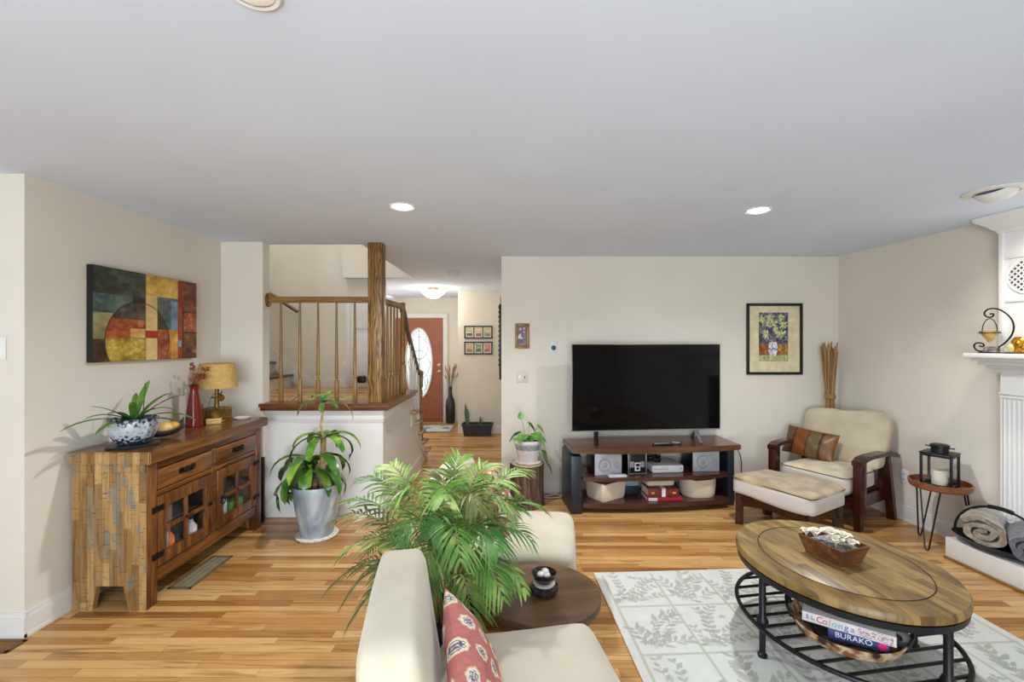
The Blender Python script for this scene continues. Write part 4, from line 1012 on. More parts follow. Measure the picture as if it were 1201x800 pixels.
for i in range(15):
    t = -1+2*i/14; wdt = .085*math.sqrt(max(0.0, 1-t*t))+.004; zr = .055+.05*t**2+(.03 if t > .9 else 0)
    rows.append([mb.bm.verts.new((t*.165, wdt*math.sin(a), max(.004+.05*t*t, zr-(zr-.004-.045*t*t)*math.cos(a)))) for a in np.linspace(-PI/2, PI/2, 9)])
for a, b_ in zip(rows[:-1], rows[1:]):
    for k in range(8): mb.bm.faces.new((a[k], a[k+1], b_[k+1], b_[k]))
ob = mb.build('bowl', plain('black_patterned_lacquer', (40, 36, 38), .35, var=.7, scale=60), fb)
so = ob.modifiers.new('thickness', 'SOLIDIFY'); so.thickness = .005
for i, (x, y, z, r, c, n_) in enumerate([(-.06, 0, .055, .045, (206, 160, 66), 'ochre gourd at the left end of the boat bowl'), (.015, -.01, .062, .05, (214, 182, 110), 'pale yellow gourd in the middle of the boat bowl'), (.085, 0, .07, .035, (196, 140, 50), 'small orange gourd at the pointed end of the boat bowl')]):
    g = thing('gourd', n_, 'gourd', (0, 0, 0)); g.matrix_world = Matrix.Translation((-2.33, 3.02, ST)) @ Matrix.Rotation(math.radians(50), 4, 'Z') @ Matrix.Translation((x*.78, y*.78, z))
    MB().ball((0, 0, 0), r, 3, (1.15, .9, .85)).build('body', plain('gourd_skin_%d' % (i+1), c, .5, var=.15, scale=20), g)
    MB().tube([(r, 0, 0), (r*1.3, 0, .012)], [.006, .004], seg=6).build('stem', M_stem, g)
va = thing('red_vase', 'tall glossy dark red vase on the sideboard holding dried flowers', 'vase', (-2.395, 3.43, ST))
MB().lathe([(0, 0), (.052, 0), (.058, .006), (.056, .06), (.045, .15), (.032, .24), (.027, .275), (.033, .31), (.036, .315), (.030, .312), (.022, .27), (0, .2)], seg=32).build('body', plain('oxblood_glaze', (110, 22, 24), .18, var=.1), va)
df = thing('dried_flowers', 'bunch of dried reddish flowers standing in the red vase', 'dried flowers', (-2.395, 3.43, ST+.22))
rs = random.Random(8); st_ = MB(); hd = MB()
for k in range(16):
    a = rs.uniform(0, 2*PI); q = rs.uniform(.02, .085); h = rs.uniform(.13, .26)
    e = Vector((q*math.cos(a)+.015, q*math.sin(a), h)); st_.tube([(0, 0, 0), (.008*math.cos(a), .008*math.sin(a), .09), e], .0016, seg=5)
    for j in range(4): hd.ball(e+Vector((rs.uniform(-.012, .012), rs.uniform(-.012, .012), rs.uniform(-.012, .012))), rs.uniform(.006, .012), 1)
st_.build('stems', plain('dried_stem', (110, 84, 48), .8), df); hd.build('flower_heads', plain('dried_red_petals', (122, 62, 44), .85, var=.4, scale=60), df)['kind'] = 'stuff'
lp = thing('table_lamp', 'brass table lamp with a tan drum shade at the far end of the sideboard', 'lamp', (-2.385, 3.68, ST), .2)
MB().lathe([(0, 0), (.108, 0), (.112, .006), (.108, .014), (.108, .024), (.112, .03), (.105, .036), (.105, .088), (.108, .094), (.098, .104), (.03, .108), (0, .108)], seg=40).build('base', M_brass, lp)
mb = MB().lathe([(.018, .10), (.016, .25), (.012, .27), (.012, .30), (0, .30)], seg=16); mb.build('stem', M_brass, lp)
mb = MB().lathe([(0, -.012), (.026, -.012), (.03, 0), (.026, .012), (0, .012)], m=Matrix.Translation((.03, -.01, .185)) @ Matrix.Rotation(PI/2, 4, 'X'), seg=16).tube([(0, -.01, .185), (-.035, -.012, .19)], .006, seg=8).tube([(.03, -.02, .215), (.045, -.02, .23), (.04, -.02, .245)], .005, seg=6)
mb.build('valve_switch', M_brass, lp)
MB().lathe([(0, 0), (.012, 0), (.012, .006), (0, .008)], m=Matrix.Translation((.0, -.106, .06)) @ Matrix.Rotation(PI/2, 4, 'X'), seg=12).bar((-.10, -.03, .09), (-.10, -.04, .135), .02, .03).bar((-.10, -.05, .10), (-.145, -.07, .085), .012, .012).build('fitting', M_brass, lp)
M_shade = wood('tan_paper_shade', [(.3, (176, 140, 76)), (.6, (198, 162, 94)), (.8, (212, 178, 112))], 'x', 40, .3, .8, .05)
mb = MB().lathe([(.148, .268), (.122, .462), (.119, .462), (.145, .268), (.148, .268)], seg=56); mb.build('shade', M_shade, lp)
MB().lathe([(.0, .28), (.0155, .29), (.03, .33), (.022, .37), (0, .375)], seg=16).build('bulb', plain('frosted_bulb', (240, 236, 226), .3), lp)
bx_ = thing('trinket_box', 'small pale yellow wooden box lying beside the red vase', 'box', (-2.31, 3.53, ST), .5)
MB().box(-.05, .05, -.033, .033, 0, .03, .006).build('body', wood('pale_box_wood', [(.3, (176, 140, 70)), (.7, (210, 178, 108))], 'x', 40, .2), bx_)
MB().box(-.051, .051, -.034, .034, .030, .042, .004).build('lid', wood('pale_box_lid', [(.3, (190, 156, 88)), (.7, (222, 194, 128))], 'x', 40, .2), bx_)
tag(MB().lathe([(0, 0), (.05, 0), (.058, .006), (.062, .014), (.054, .012), (.045, .006), (0, .006)], seg=36).build('dish', plain('white_china', (226, 222, 214), .3), loc=(-2.235, 3.775, ST)), 'small flat white dish on the far corner of the sideboard', 'dish')
tag(MB().tube([(0, 0, 0), (.03, .0, .2), (.045, .02, .235), (.10, .03, .24)], .0022, seg=6).lathe([(0, -.001), (.014, 0), (.014, .006), (0, .008)], seg=12).build('incense_holder', M_plastic, loc=(-2.35, 3.50, ST)), 'thin black wire stick standing between the red vase and the lamp', 'stick')
# things behind the sideboard glass
def bottle(name, label, loc, r, h, c, cap, cat='bottle'):
    t = thing(name, label, cat, loc, 0, 'things inside the sideboard')
    MB().lathe([(0, 0), (r, 0), (r, h*.6), (r*.4, h*.78), (r*.36, h*.9), (0, h*.9)], seg=20).build('body', plain(name+'_glass', c, .25, var=.2), t)
    MB().lathe([(0, h*.88), (r*.44, h*.88), (r*.44, h), (0, h)], seg=16).build('cap', plain(name+'_cap', cap, .4), t)
bottle('jar', 'brown jar with a cream cap on the upper shelf behind the near glass door', (-2.178, 2.86, .431), .035, .17, (120, 92, 60), (206, 196, 170), 'jar')
bottle('bottle', 'orange bottle at the bottom behind the near glass door', (-2.178, 2.88, .206), .036, .19, (206, 100, 40), (210, 90, 40))
bottle('bottle', 'white-labelled bottle at the bottom right behind the near glass door', (-2.178, 3.09, .206), .034, .17, (206, 206, 204), (40, 40, 44))
tag(MB().box(-.03, .03, -.055, .055, 0, .19, .008).build('package', plain('pale_blue_wrapper', (120, 150, 176), .35, var=.3, scale=30), loc=(-2.172, 2.79, .206)), 'pale blue package at the bottom left behind the near glass door', 'package')
tag(MB().box(-.03, .03, -.06, .06, 0, .17, .008).build('package', plain('white_wrapper', (196, 204, 214), .35, var=.2, scale=30), loc=(-2.18, 3.38, .206)), 'white package behind the far glass door', 'package')
tag(MB().box(-.03, .03, -.07, .07, 0, .12, .006).build('carton', plain('green_carton', (70, 130, 60), .4, var=.3, scale=20), loc=(-2.18, 3.57, .206)), 'green carton behind the far glass door', 'carton')
bottle('jar', 'grey jar on the upper shelf behind the far glass door', (-2.182, 3.36, .431), .04, .15, (110, 110, 112), (150, 140, 120), 'jar')
tag(MB().box(-.22, .0, 0, .03, 0, .56, .008).build('folded_panel', M_plastic, loc=(-2.145, 3.93, 0)), 'narrow black panel standing between sideboard and half wall', 'panel')

# ================================================================== ON AND IN THE TELEVISION STAND
TSM = Matrix.Translation((1.32, 4.38, 0)) @ Matrix.Rotation(A5, 4, 'Z')
def on_stand(x, y, z): return TSM @ Vector((x, y, z))
M_silver = plain('silver_speaker_front', (186, 190, 196), .4, .2, var=.04)
def speaker(label, x, y, rz):
    t = thing('bookshelf_speaker', label, 'speaker', on_stand(x, y, .33), A5+rz, 'silver-fronted speakers on the middle shelf')
    MB().box(-.125, .125, -.10, .14, 0, .20, .004).build('cabinet', M_plastic, t)
    MB().box(-.130, .130, -.115, -.10, 0, .205, .005).build('front', M_silver, t)
    R = Matrix.Rotation(PI/2, 4, 'X')
    for cx, r in ((-.035, .062), (.082, .026)):
        m_ = Matrix.Translation((cx, -.115, .092 if r > .05 else .085)) @ R
        mb = MB().lathe([(r, 0), (r*.98, .005), (r*.88, .006), (r*.8, .001), (r*.45, -.006), (r*.4, .0), (r*.2, .005), (0, .006)], m=m_, seg=32)
        mb.build('driver', plain('speaker_cone', (160, 166, 174), .45, .1) if 'speaker_cone' not in bpy.data.materials else bpy.data.materials['speaker_cone'], t)
speaker('silver-fronted speaker at the left end of the middle shelf', -.455, -.03, .06)
speaker('silver-fronted speaker at the right end of the middle shelf', .515, .0, -.02)
su_ = thing('stereo_receiver', 'upright black stereo unit with silver edges between left speaker and white console', 'stereo', on_stand(-.165, -.02, .33), A5)
MB().box(-.085, .085, -.10, .15, 0, .20, .004).build('case', M_plastic, su_)
M_dot = plain('white_print', (210, 212, 214), .5)
mb = MB().box(-.09, -.080, -.106, -.10, 0, .205, .001).box(.080, .09, -.106, -.10, 0, .205, .001).box(-.09, .09, -.106, -.10, 0, .006).box(-.09, .09, -.106, -.10, .199, .205); mb.build('edge_trim', M_steel, su_)
mb = MB()
for i in range(4):
    mb.box(-.06+.035*i, -.04+.035*i, -.102, -.0995, .183, .188)
for s in (-1, 1):
    for j in range(4):
        for i in range(3): mb.box(s*.05-.018+.013*i, s*.05-.009+.013*i, -.102, -.0995, .06+.014*j, .069+.014*j)
    for j in range(7): mb.box(-.072, -.067, -.102, -.0995, .02+.022*j, .03+.022*j)
mb.build('button', M_dot, su_)['kind'] = 'stuff'
MB().box(-.026, .026, -.112, -.10, .025, .105, .004).build('player_dock', M_white, su_)
MB().box(-.018, .018, -.1135, -.112, .07, .095, .001).lathe([(.014, 0), (.010, .001), (0, .001)], m=Matrix.Translation((0, -.112, .05)) @ Matrix.Rotation(PI/2, 4, 'X'), seg=20).build('player_face', M_plastic, su_)
gc = thing('game_console', 'flat white game console on the middle shelf', 'game console', on_stand(.135, .0, .33), A5-.02)
MB().box(-.15, .15, -.12, .11, .006, .068, .004).box(-.14, .14, -.11, .1, 0, .006).build('case', M_white, gc)
MB().box(-.14, .0, -.1215, -.1195, .034, .037).box(-.152, .152, -.119, .11, .043, .045).lathe([(.006, 0), (0, .001)], m=Matrix.Translation((.125, -.1205, .04)) @ Matrix.Rotation(PI/2, 4, 'X'), seg=12).build('disc_slot', M_plastic, gc)
mb = MB()
for k in range(7): mb.tube([((.055+.006*math.sin(k*2.1))*math.cos(t)*1.25, (.04+.004*math.cos(k))*math.sin(t), .010*k+.008+.010*math.sin(t*2+k)) for t in np.linspace(0, 2*PI, 25)[:-1]], .005, seg=6, closed=True)
tag(mb.build('coiled_cable', M_plastic, loc=on_stand(.055, .03, .399), rotz=.3), 'coil of black cable lying on the white console', 'cable')
def remote(label, loc, rz, L_, W_, m, mk):
    t = thing('remote_control', label, 'remote control', loc, rz)
    MB().box(-L_/2, L_/2, -W_/2, W_/2, 0, .018, .006).build('body', m, t)
    mb = MB()
    for i in range(6):
        for j in (-1, 0, 1): mb.box(-L_*.38+i*L_*.13-.004, -L_*.38+i*L_*.13+.004, j*W_*.26-.003, j*W_*.26+.003, .018, .0195)
    mb.build('buttons', mk, t)
remote('grey remote control on the middle shelf in front of the left speaker', on_stand(-.385, -.205, .33), A5+.05, .17, .055, plain('grey_plastic', (176, 180, 184), .4), M_dot)
remote('long black remote control lying on top of the television stand', on_stand(.06, -.17, .60), A5+.02, .19, .045, M_plastic, M_dot)
remote('short black remote control right of the longer one on the stand top', on_stand(.20, -.15, .60), A5-.3, .09, .04, M_plastic, M_dot)
# lower shelf
M_canvas = mat_cloth('natural_canvas', (216, 204, 178), .3, .05)
def canvas_bin(label, loc, rz, sx, sy, h, rad):
    t = thing('canvas_bin', label, 'storage basket', loc, rz, 'canvas bins on the bottom shelf')
    o = rr(-sx, sx, -sy, sy, rad, 6); mb = MB(); rows = []
    for k, z in ((.90, 0), (.96, .02), (1.0, h*.55), (1.01, h), (.97, h), (.95, h*.6), (.9, .01)):
        rows.append([mb.bm.verts.new((p[0]*k, p[1]*k, z+(.006*math.sin(i*.9) if z == h else 0))) for i, p in enumerate(o)])
    n = len(o)
    for a, b_ in zip(rows[:-1], rows[1:]):
        for i in range(n): mb.bm.faces.new((a[i], a[(i+1) % n], b_[(i+1) % n], b_[i]))
    mb.bm.faces.new(rows[0][::-1]); mb.bm.faces.new(rows[-1]); mb.build('body', M_canvas, t, ang=60)
    MB().tube([(-.045, -sy*1.02, h*.80), (-.02, -sy*1.06, h*.74), (.02, -sy*1.06, h*.74), (.045, -sy*1.02, h*.80)], .007, seg=8, flat=.5).build('handle', M_white, t)
    return t
canvas_bin('squarish canvas bin on the bottom shelf at left', on_stand(-.44, -.03, .095), A5+.5, .155, .12, .165, .03)
canvas_bin('round canvas bin on the bottom shelf at right', on_stand(.46, -.04, .095), A5, .165, .13, .17, .12)
MB_ = MB().box(-.09, .09, -.06, .06, 0, .08, .01); tb = thing('gadget_box', 'dark box with a pale blue lid behind the left canvas bin', 'box', on_stand(-.20, .06, .095), A5)
MB_.build('body', plain('petrol_box', (30, 48, 58), .5), tb); MB().box(-.095, .095, -.065, .065, .08, .15, .012).build('lid', plain('pale_blue_lid', (150, 172, 188), .5), tb)
tb = thing('gadget_box', 'pale box with dark base between the books and the round canvas bin', 'box', on_stand(.255, .09, .095), A5)
MB().box(-.04, .04, -.05, .05, 0, .10, .006).build('body', plain('navy_box', (30, 36, 50), .5), tb); MB().box(-.042, .042, -.052, .052, .10, .16, .006).build('lid', plain('pale_lid', (176, 190, 200), .5), tb)
def book(label, loc, rz, w, d, h, cc, band=None, pc=(226, 220, 208)):
    t = thing('book', label, 'book', loc, rz, 'books on the bottom shelf')
    MB().box(-w/2, w/2, -d/2, d/2, 0, .004, .001).box(-w/2, w/2, -d/2, d/2, h-.004, h, .001).box(-w/2, w/2, -d/2, -d/2+.004, 0, h, .001).build('cover', plain('cover_%d_%d' % (cc[0], cc[1]), cc, .4, var=.12), t)
    MB().box(-w/2+.004, w/2-.004, -d/2+.004, d/2-.004, .004, h-.004).build('pages', plain('paper_block', pc, .8), t)
    if band: MB().box(-.018, .018, -d/2-.001, d/2, -.0, h+.001).build('band', plain('white_band', (214, 218, 222), .6), t)
    return t
book('red book at the bottom of the pile on the bottom shelf', on_stand(.075, -.10, .095), A5-.10, .33, .22, .034, (150, 30, 48), pc=(228, 224, 218))
MB().box(-.04, .04, -.002, .0, .004, .03).build('spine_label', plain('silver_label', (196, 200, 204), .4), bpy.data.objects['book'], loc=(-.11, -.1105, 0))
b2 = book('thick brown album with a white band lying on the red book', on_stand(.065, -.09, .129), A5-.05, .29, .20, .075, (104, 44, 30), True)
mb = MB()
for s in (-1, 1): mb.box(s*.10-.014, s*.10+.014, -.102, -.1, .028, .044)
mb.build('spine_plate', plain('gilt_plate', (206, 160, 110), .4, .3), b2)
tag(MB().rbox(-.135, .135, -.08, .08, 0, .06, .028, 6).build('cloth_pouch', M_canvas, loc=on_stand(.06, -.06, .2065), rotz=A5), 'soft beige pouch lying on top of the brown album', 'pouch')
def cord(name, label, pts, r, m, cat='cord', group=None):
    # smooth the way points a little
    P = [Vector(p) for p in pts]
    for _ in range(3):
        Q = [P[0]]
        for a, b_ in zip(P[:-1], P[1:]): Q += [a.lerp(b_, .25), a.lerp(b_, .75)]
        P = Q+[P[-1]]
    o = Vector(P[0]); return tag(MB().tube([p-o for p in P], r, seg=6).build(name, m, loc=o), label, cat, group)
M_wcord = plain('white_cord', (206, 206, 202), .5)
cord('power_cord', 'white cord coiled on the floor between stump and television stand', [(.36, 4.66, .012), (.46, 4.62, .008), (.53, 4.60, .008), (.45, 4.53, .008), (.34, 4.52, .008), (.31, 4.56, .008), (.40, 4.60, .008), (.50, 4.66, .03), (.52, 4.685, .09)], .005, M_wcord)
cord('power_cord', 'black cord looping from the wall outlet down behind the stand at right', [(2.20, 4.67, .53), (2.28, 4.64, .50), (2.33, 4.62, .38), (2.33, 4.62, .20), (2.25, 4.60, .03), (2.15, 4.55, .010)], .005, M_plastic)
cord('power_cord', 'tangled black cord on the floor behind the right side of the stand', [(2.18, 4.40, .008), (2.24, 4.46, .008), (2.17, 4.52, .008), (2.26, 4.56, .012), (2.30, 4.48, .008), (2.22, 4.42, .010), (2.27, 4.36, .008)], .004, M_plastic)
def plate(name, label, loc, rz, w, h, face, cat, m=M_white):
    t = thing(name, label, cat, loc, rz); MB().box(-w/2, w/2, -.007, 0, -h/2, h/2, .003).build('plate', m, t); face(t); return t
def outlet_face(t):
    mb = MB()
    for z in (-.022, .022):
        mb.box(-.008, -.005, -.0085, -.006, z-.006, z+.006).box(.005, .008, -.0085, -.006, z-.006, z+.006)
    mb.build('slots', M_plastic, t)
def switch_face(t): MB().box(-.006, .006, -.018, -.006, -.004, .014, .002).build('toggle', M_white, t)
def knob_face(t):
    MB().lathe([(.017, 0), (.016, .012), (0, .013)], m=Matrix.Translation((-.027, -.007, 0)) @ Matrix.Rotation(PI/2, 4, 'X'), seg=20).build('dimmer_knob', M_white, t)
    MB().box(.022, .030, -.018, -.006, -.012, .012, .002).build('toggle', M_plastic, t)
def jack_face(t):
    MB().lathe([(.026, 0), (.024, .012), (.010, .014), (0, .008)], m=Matrix.Translation((0, -.007, -.008)) @ Matrix.Rotation(PI/2, 4, 'X'), seg=20).build('round_socket', plain('teal_black_socket', (22, 44, 54), .3), t)
plate('wall_outlet', 'white wall outlet beside the right end of the television stand', (2.20, YB, .53), 0, .07, .115, outlet_face, 'outlet')
plate('wall_outlet', 'white outlet on the fireplace wall behind the armchair', (rwall(3.98), 3.98, .38), -PI/2+.085, .075, .12, outlet_face, 'outlet')
plate('wall_outlet', 'white outlet on the landing wall behind the balusters', (-2.32, 6.35, LZ+.31), 0, .07, .115, outlet_face, 'outlet')
plate('light_switch', 'cream dimmer switch plate below the small picture', (.105, YB, 1.195), 0, .115, .115, knob_face, 'light switch', plain('cream_plate', (206, 198, 182), .4))
plate('wall_jack', 'pale plate with a round dark socket left of the television', (.428, YB, 1.505), 0, .07, .115, jack_face, 'wall plate', plain('pale_blue_plate', (204, 212, 214), .4))
plate('light_switch', 'light switch at the left edge of the photo', (-2.70, 2.40, 1.52), 0, .075, .12, switch_face, 'light switch')

# ================================================================== PICTURES
def masked(c, m, col, u=None, v=None, sc=10, amp=24, seed=0):
    n = ((fbm(u, v, sc, seed)-.5)*2+(fbm(u, v, sc*3.3, seed+5)-.5)*1.1)*amp*1.25
    c[m] = (np.array(col)+n[..., None]*np.array([1, .95, .8]))[m]
def abstract(u, v):
    c = np.zeros(u.shape+(3,)); A = lambda m, col, sc=8, amp=26, seed=0: masked(c, m, col, u, v, sc, amp, seed)
    A(v >= 0, (92, 92, 70))
    A((u < .44) & (v > .72), (62, 66, 54), 9, 34, 1)
    A((u < .44) & (v <= .72) & (v > .40), (84, 104, 96), 9, 40, 2)
    A((u < .44) & (v <= .52) & (v > .24), (146, 142, 98), 7, 30, 3)
    A((u >= .44) & (u < .78) & (v > .76), (206, 164, 70), 8, 40, 4)
    A((u < .14) & (v <= .24), (66, 44, 32), 9, 30, 5)
    A((u >= .14) & (u < .44) & (v <= .24), (158, 140, 56), 11, 50, 6)
    A((u >= .44) & (u < .555), (214, 186, 122), 7, 20, 7)
    A((u >= .555) & (u < .78) & (v <= .76) & (v > .36), (98, 114, 108), 9, 40, 8)
    A((u >= .70) & (u < .78) & (v <= .72) & (v > .36), (110, 140, 160), 7, 34, 9)
    A((u >= .555) & (u < .78) & (v <= .36), (186, 122, 60), 8, 44, 10)
    A((u >= .70) & (u < .78) & (v <= .36), (210, 158, 68), 8, 40, 11)
    A((u >= .44) & (u < .78) & (v > .76), (206, 164, 70), 8, 40, 4)
    A((u > .32) & (u < .44) & (v > .61) & (v < .72), (40, 34, 28), 10, 20, 12)
    cx, cy, r = .385, .22, .295; asp = 1.5
    d = np.sqrt((u-cx)**2+((v-cy)/asp)**2); ins = d < r
    A(ins & (u < .44) & (v > .44), (84, 74, 64), 10, 40, 13)
    A(ins & (u < .44) & (v <= .46) & (v > .33), (150, 70, 36), 11, 50, 14)
    A(ins & (u < .44) & (u > .30) & (v <= .36) & (v > .26), (214, 168, 96), 9, 30, 15)
    A(ins & (u < .44) & (u <= .30) & (v <= .33) & (v > .24), (168, 84, 44), 9, 40, 15)
    A(ins & (u < .44) & (v <= .25), (172, 146, 54), 12, 60, 16)
    A(ins & (u >= .555) & (v > .36), (64, 60, 50), 10, 30, 17)
    A(ins & (u >= .555) & (v <= .36), (160, 84, 44), 9, 50, 18)
    A((np.sqrt((u-.395)**2+((v-.42)/asp)**2) < .028), (190, 126, 62), 10, 20, 19)
    A((np.abs(d-r) < .0035) & (u < .70), (44, 36, 30), 5, 4, 20)
    A((u >= .44) & (u < .555) & (v > .255) & (v < .345), (166, 44, 24), 10, 20, 21)
    A((u >= .78) & (u < .825), (160, 50, 26), 10, 24, 22)
    A((u >= .78) & (u < .82) & (v > .15) & (v < .23), (140, 166, 206), 10, 16, 23)
    A(u >= .825, (110, 50, 26), 9, 46, 24)
    A((u >= .825) & (v <= .60) & (v > .34), (146, 68, 36), 12, 60, 25)
    A((u >= .825) & (v <= .33), (120, 74, 42), 10, 60, 26)
    for q in (.60, .335): A((u >= .825) & (np.abs(v-q) < .006), (40, 22, 14), 5, 3)
    A((u >= .825) & (u < .845) & (v <= .60), (52, 42, 30), 10, 24, 27)
    for q in (.44, .555, .78): A((np.abs(u-q) < .002) & ((v < .76) | (q != .555)), (60, 44, 30), 5, 3)
    return np.clip(c, 4, 250)
M_paint = attrmat('painted_canvas', .35, .12, 60)
pa = thing('abstract_painting', 'abstract canvas of coloured rectangles and a circle on the left wall', 'painting', (XL, 3.20, 1.727))
MB().box(.001, .038, -.453, .453, -.298, .298, .003).build('stretcher', M_plastic, pa)
pattern_grid('painted_face', .902, .592, 240, 160, abstract, M_paint, pa, frameM((.0395, 0, 0), (0, 1, 0), (0, 0, 1)))
def picture(name, label, cat, loc, w, h, fw, fm, func, nx, ny, mat_c=None, win=None, depth=.022, axes=((1, 0, 0), (0, 0, 1)), group=None):
    """framed picture facing -y; win = (u0, u1, v0, v1) of the printed area inside the mat"""
    t = thing(name, label, cat, loc, 0, group)
    MB().box(-w/2, -w/2+fw, -depth, 0, -h/2, h/2, .003).box(w/2-fw, w/2, -depth, 0, -h/2, h/2, .003).box(-w/2+fw, w/2-fw, -depth, 0, h/2-fw, h/2, .003).box(-w/2+fw, w/2-fw, -depth, 0, -h/2, -h/2+fw, .003).build('frame', fm, t)
    if mat_c: MB().box(-w/2+fw, w/2-fw, -depth*.45, -.002, -h/2+fw, h/2-fw).build('mat', mat_c, t)
    u0, u1, v0, v1 = win; W_ = w-2*fw; H_ = h-2*fw
    pattern_grid('print', W_*(u1-u0), H_*(v1-v0), nx, ny, func, attrmat(name+'_ink', .4), t, frameM((-W_/2+W_*(u0+u1)/2, -depth*.5-.0012, -H_/2+H_*(v0+v1)/2), *axes))
    return t
def bouquet(u, v):
    c = np.zeros(u.shape+(3,)); c[:] = (66, 66, 96)
    A = lambda m, col, sc=14, amp=40, seed=0: masked(c, m, col, u, v, sc, amp, seed)
    A(v > .36, (84, 82, 108), 16, 70, 1); A((v <= .36) & (v > .13), (150, 92, 44), 16, 60, 2); A((v <= .36) & (v > .13) & (u > .66), (158, 118, 56), 16, 60, 3); A(v <= .13, (168, 176, 120), 16, 40, 4)
    rs = random.Random(2)
    for i in range(70):
        x, y = rs.uniform(.03, .97), rs.uniform(.40, .98); a = rs.uniform(0, PI); q = (u-x)*math.cos(a)+(v-y)*1.5*math.sin(a); p = -(u-x)*math.sin(a)+(v-y)*1.5*math.cos(a)
        A((np.abs(q) < .055) & (np.abs(p) < .012), rs.choice([(150, 160, 110), (60, 66, 110), (92, 110, 80), (190, 180, 110), (52, 50, 72)]), 10, 15, i)
    for x, y, r in ((.12, .86, .10), (.40, .90, .13), (.52, .78, .12), (.75, .90, .11), (.85, .74, .12), (.22, .58, .15), (.74, .55, .16), (.33, .77, .11), (.60, .64, .09)):
        for k in range(13):
            a = k*2*PI/13+rs.uniform(-.35, .35); r0 = r; r_k = r*rs.uniform(.5, 1.35); q = (u-x)*math.cos(a)+(v-y)*1.5*math.sin(a); p = -(u-x)*math.sin(a)+(v-y)*1.5*math.cos(a)
            A((q > -.01) & (q < r_k) & (np.abs(p) < rs.uniform(.012, .03)), (206, 206, 150) if k % 3 else (174, 176, 118), 20, 30, k)
        A(((u-x-.02)**2+((v-y)*1.5)**2) < .0008, (160, 146, 70), 10, 30)
    vx = np.abs(u-.48); vw = .10+.06*np.sin(np.clip((v-.12)/.30, 0, 1)*PI)
    A((vx < vw) & (v > .11) & (v < .40), (206, 206, 212), 22, 70, 8)
    A((np.abs(v-.25-.02*np.sin(u*40)) < .012) & (vx < vw), (80, 92, 150), 10, 10)
    return np.clip(c, 5, 250)
picture('framed_print', 'black-framed print of flowers in a white vase on cream mat', 'picture', (2.703, YB, 1.588), .575, .735, .028, M_plastic, bouquet, 110, 160, plain('cream_mat', (218, 206, 168), .7), (.19, .77, .16, .90))
def family(u, v):
    c = np.zeros(u.shape+(3,)); c[:] = (96, 40, 44); A = lambda m, col, sc=14, amp=22, seed=0: masked(c, m, col, u, v, sc, amp, seed)
    A(v >= 0, (94, 46, 50), 8, 40)
    for x, y, r, col in ((.30, .86, .09, (214, 190, 190)), (.70, .88, .085, (206, 176, 170)), (.25, .55, .10, (196, 186, 190)), (.72, .70, .08, (170, 150, 160)), (.5, .36, .09, (206, 190, 186))):
        A((u-x)**2+((v-y)*1.7)**2 < r*r*1.4, col)
    A((np.abs(u-.3) < .20) & (v < .76) & (v > .62), (50, 60, 66)); A((np.abs(u-.22) < .18) & (v < .5) & (v > .36), (198, 196, 200)); A((np.abs(u-.45) < .18) & (v < .34) & (v > .10), (44, 52, 82)); A((np.abs(u-.8) < .14) & (v < .3) & (v > .08), (66, 110, 70)); A((np.abs(u-.5) < .3) & (v < .1), (170, 70, 84)); A((np.abs(u-.74) < .16) & (v < .62) & (v > .34), (92, 80, 116), 20, 50)
    return np.clip(c, 4, 250)
picture('framed_photo', 'small gold-framed photo of people on the wall near the hall corner', 'picture', (.105, YB, 1.620), .145, .255, .026, plain('old_gold_frame', (122, 92, 34), .4, .3, var=.2), family, 40, 70, M_plastic, (0.02, .98, .02, .98))
def trio(seed, cols):
    def f(u, v):
        c = np.zeros(u.shape+(3,)); c[:] = (30, 27, 24); k = np.clip((u*3).astype(int), 0, 2); w_ = u*3-k
        mt = (w_ > .06) & (w_ < .94) & (v > .05) & (v < .95)
        for i in range(3):
            m = mt & (k == i); masked(c, m, (190, 190, 160), u, v, 6, 8, seed)
            p = m & (w_ > .2) & (w_ < .82) & (v > .16) & (v < .86); masked(c, p, cols[i][0], u, v, 30, 46, seed+i)
            masked(c, p & (v < .42), cols[i][1], u, v, 40, 50, seed+7+i)
            masked(c, p & (fbm(u, v, 22, seed+i) > .58), cols[i][2], u, v, 40, 30, seed+9)
        return np.clip(c, 4, 250)
    return f
fx_ = [((206, 200, 150), (60, 66, 50), (120, 130, 80)), ((214, 186, 140), (126, 70, 60), (200, 150, 110)), ((196, 190, 130), (70, 64, 84), (160, 160, 130))]
fy_ = [((206, 160, 130), (84, 92, 56), (214, 130, 110)), ((150, 170, 110), (60, 84, 56), (90, 110, 70)), ((206, 110, 96), (110, 84, 60), (220, 150, 130))]
for i, (z, cc, lb) in enumerate(((1.729, fx_, 'upper black triple frame of small pictures at the end of the hall'), (1.458, fy_, 'lower black triple frame of small pictures at the end of the hall'))):
    picture('triple_frame', lb, 'picture', (-.575, 7.80, z), .485, .222, .016, M_plastic, trio(40+i*20, cc), 150, 60, M_plastic, (0, 1, 0, 1), group='triple frames in the hall')

# narrow dark ornament on the hall side of the television wall
orn = thing('wall_ornament', 'tall narrow black carved ornament on the hall side of the corner', 'wall ornament', (-.111, 4.80, 1.62))
mb = MB().box(-.022, 0, -.09, .09, -.33, .33, .004)
mb.prism([(-.09, -.33), (.09, -.33), (0, -.46)], -.022, -.002, m=YZ(0)); mb.tube([(-.01, 0, .33), (-.01, 0, .42)], .004, seg=6)
mb.build('board', M_black, orn)
mb = MB()
for k in range(13):
    for s in (-1, 0, 1): mb.ball((-.024, s*.05, -.30+.05*k), .018, 1, (.5, 1, 1))
mb.build('carving', plain('carved_black', (46, 42, 40), .4, .2, var=.4, scale=40), orn)

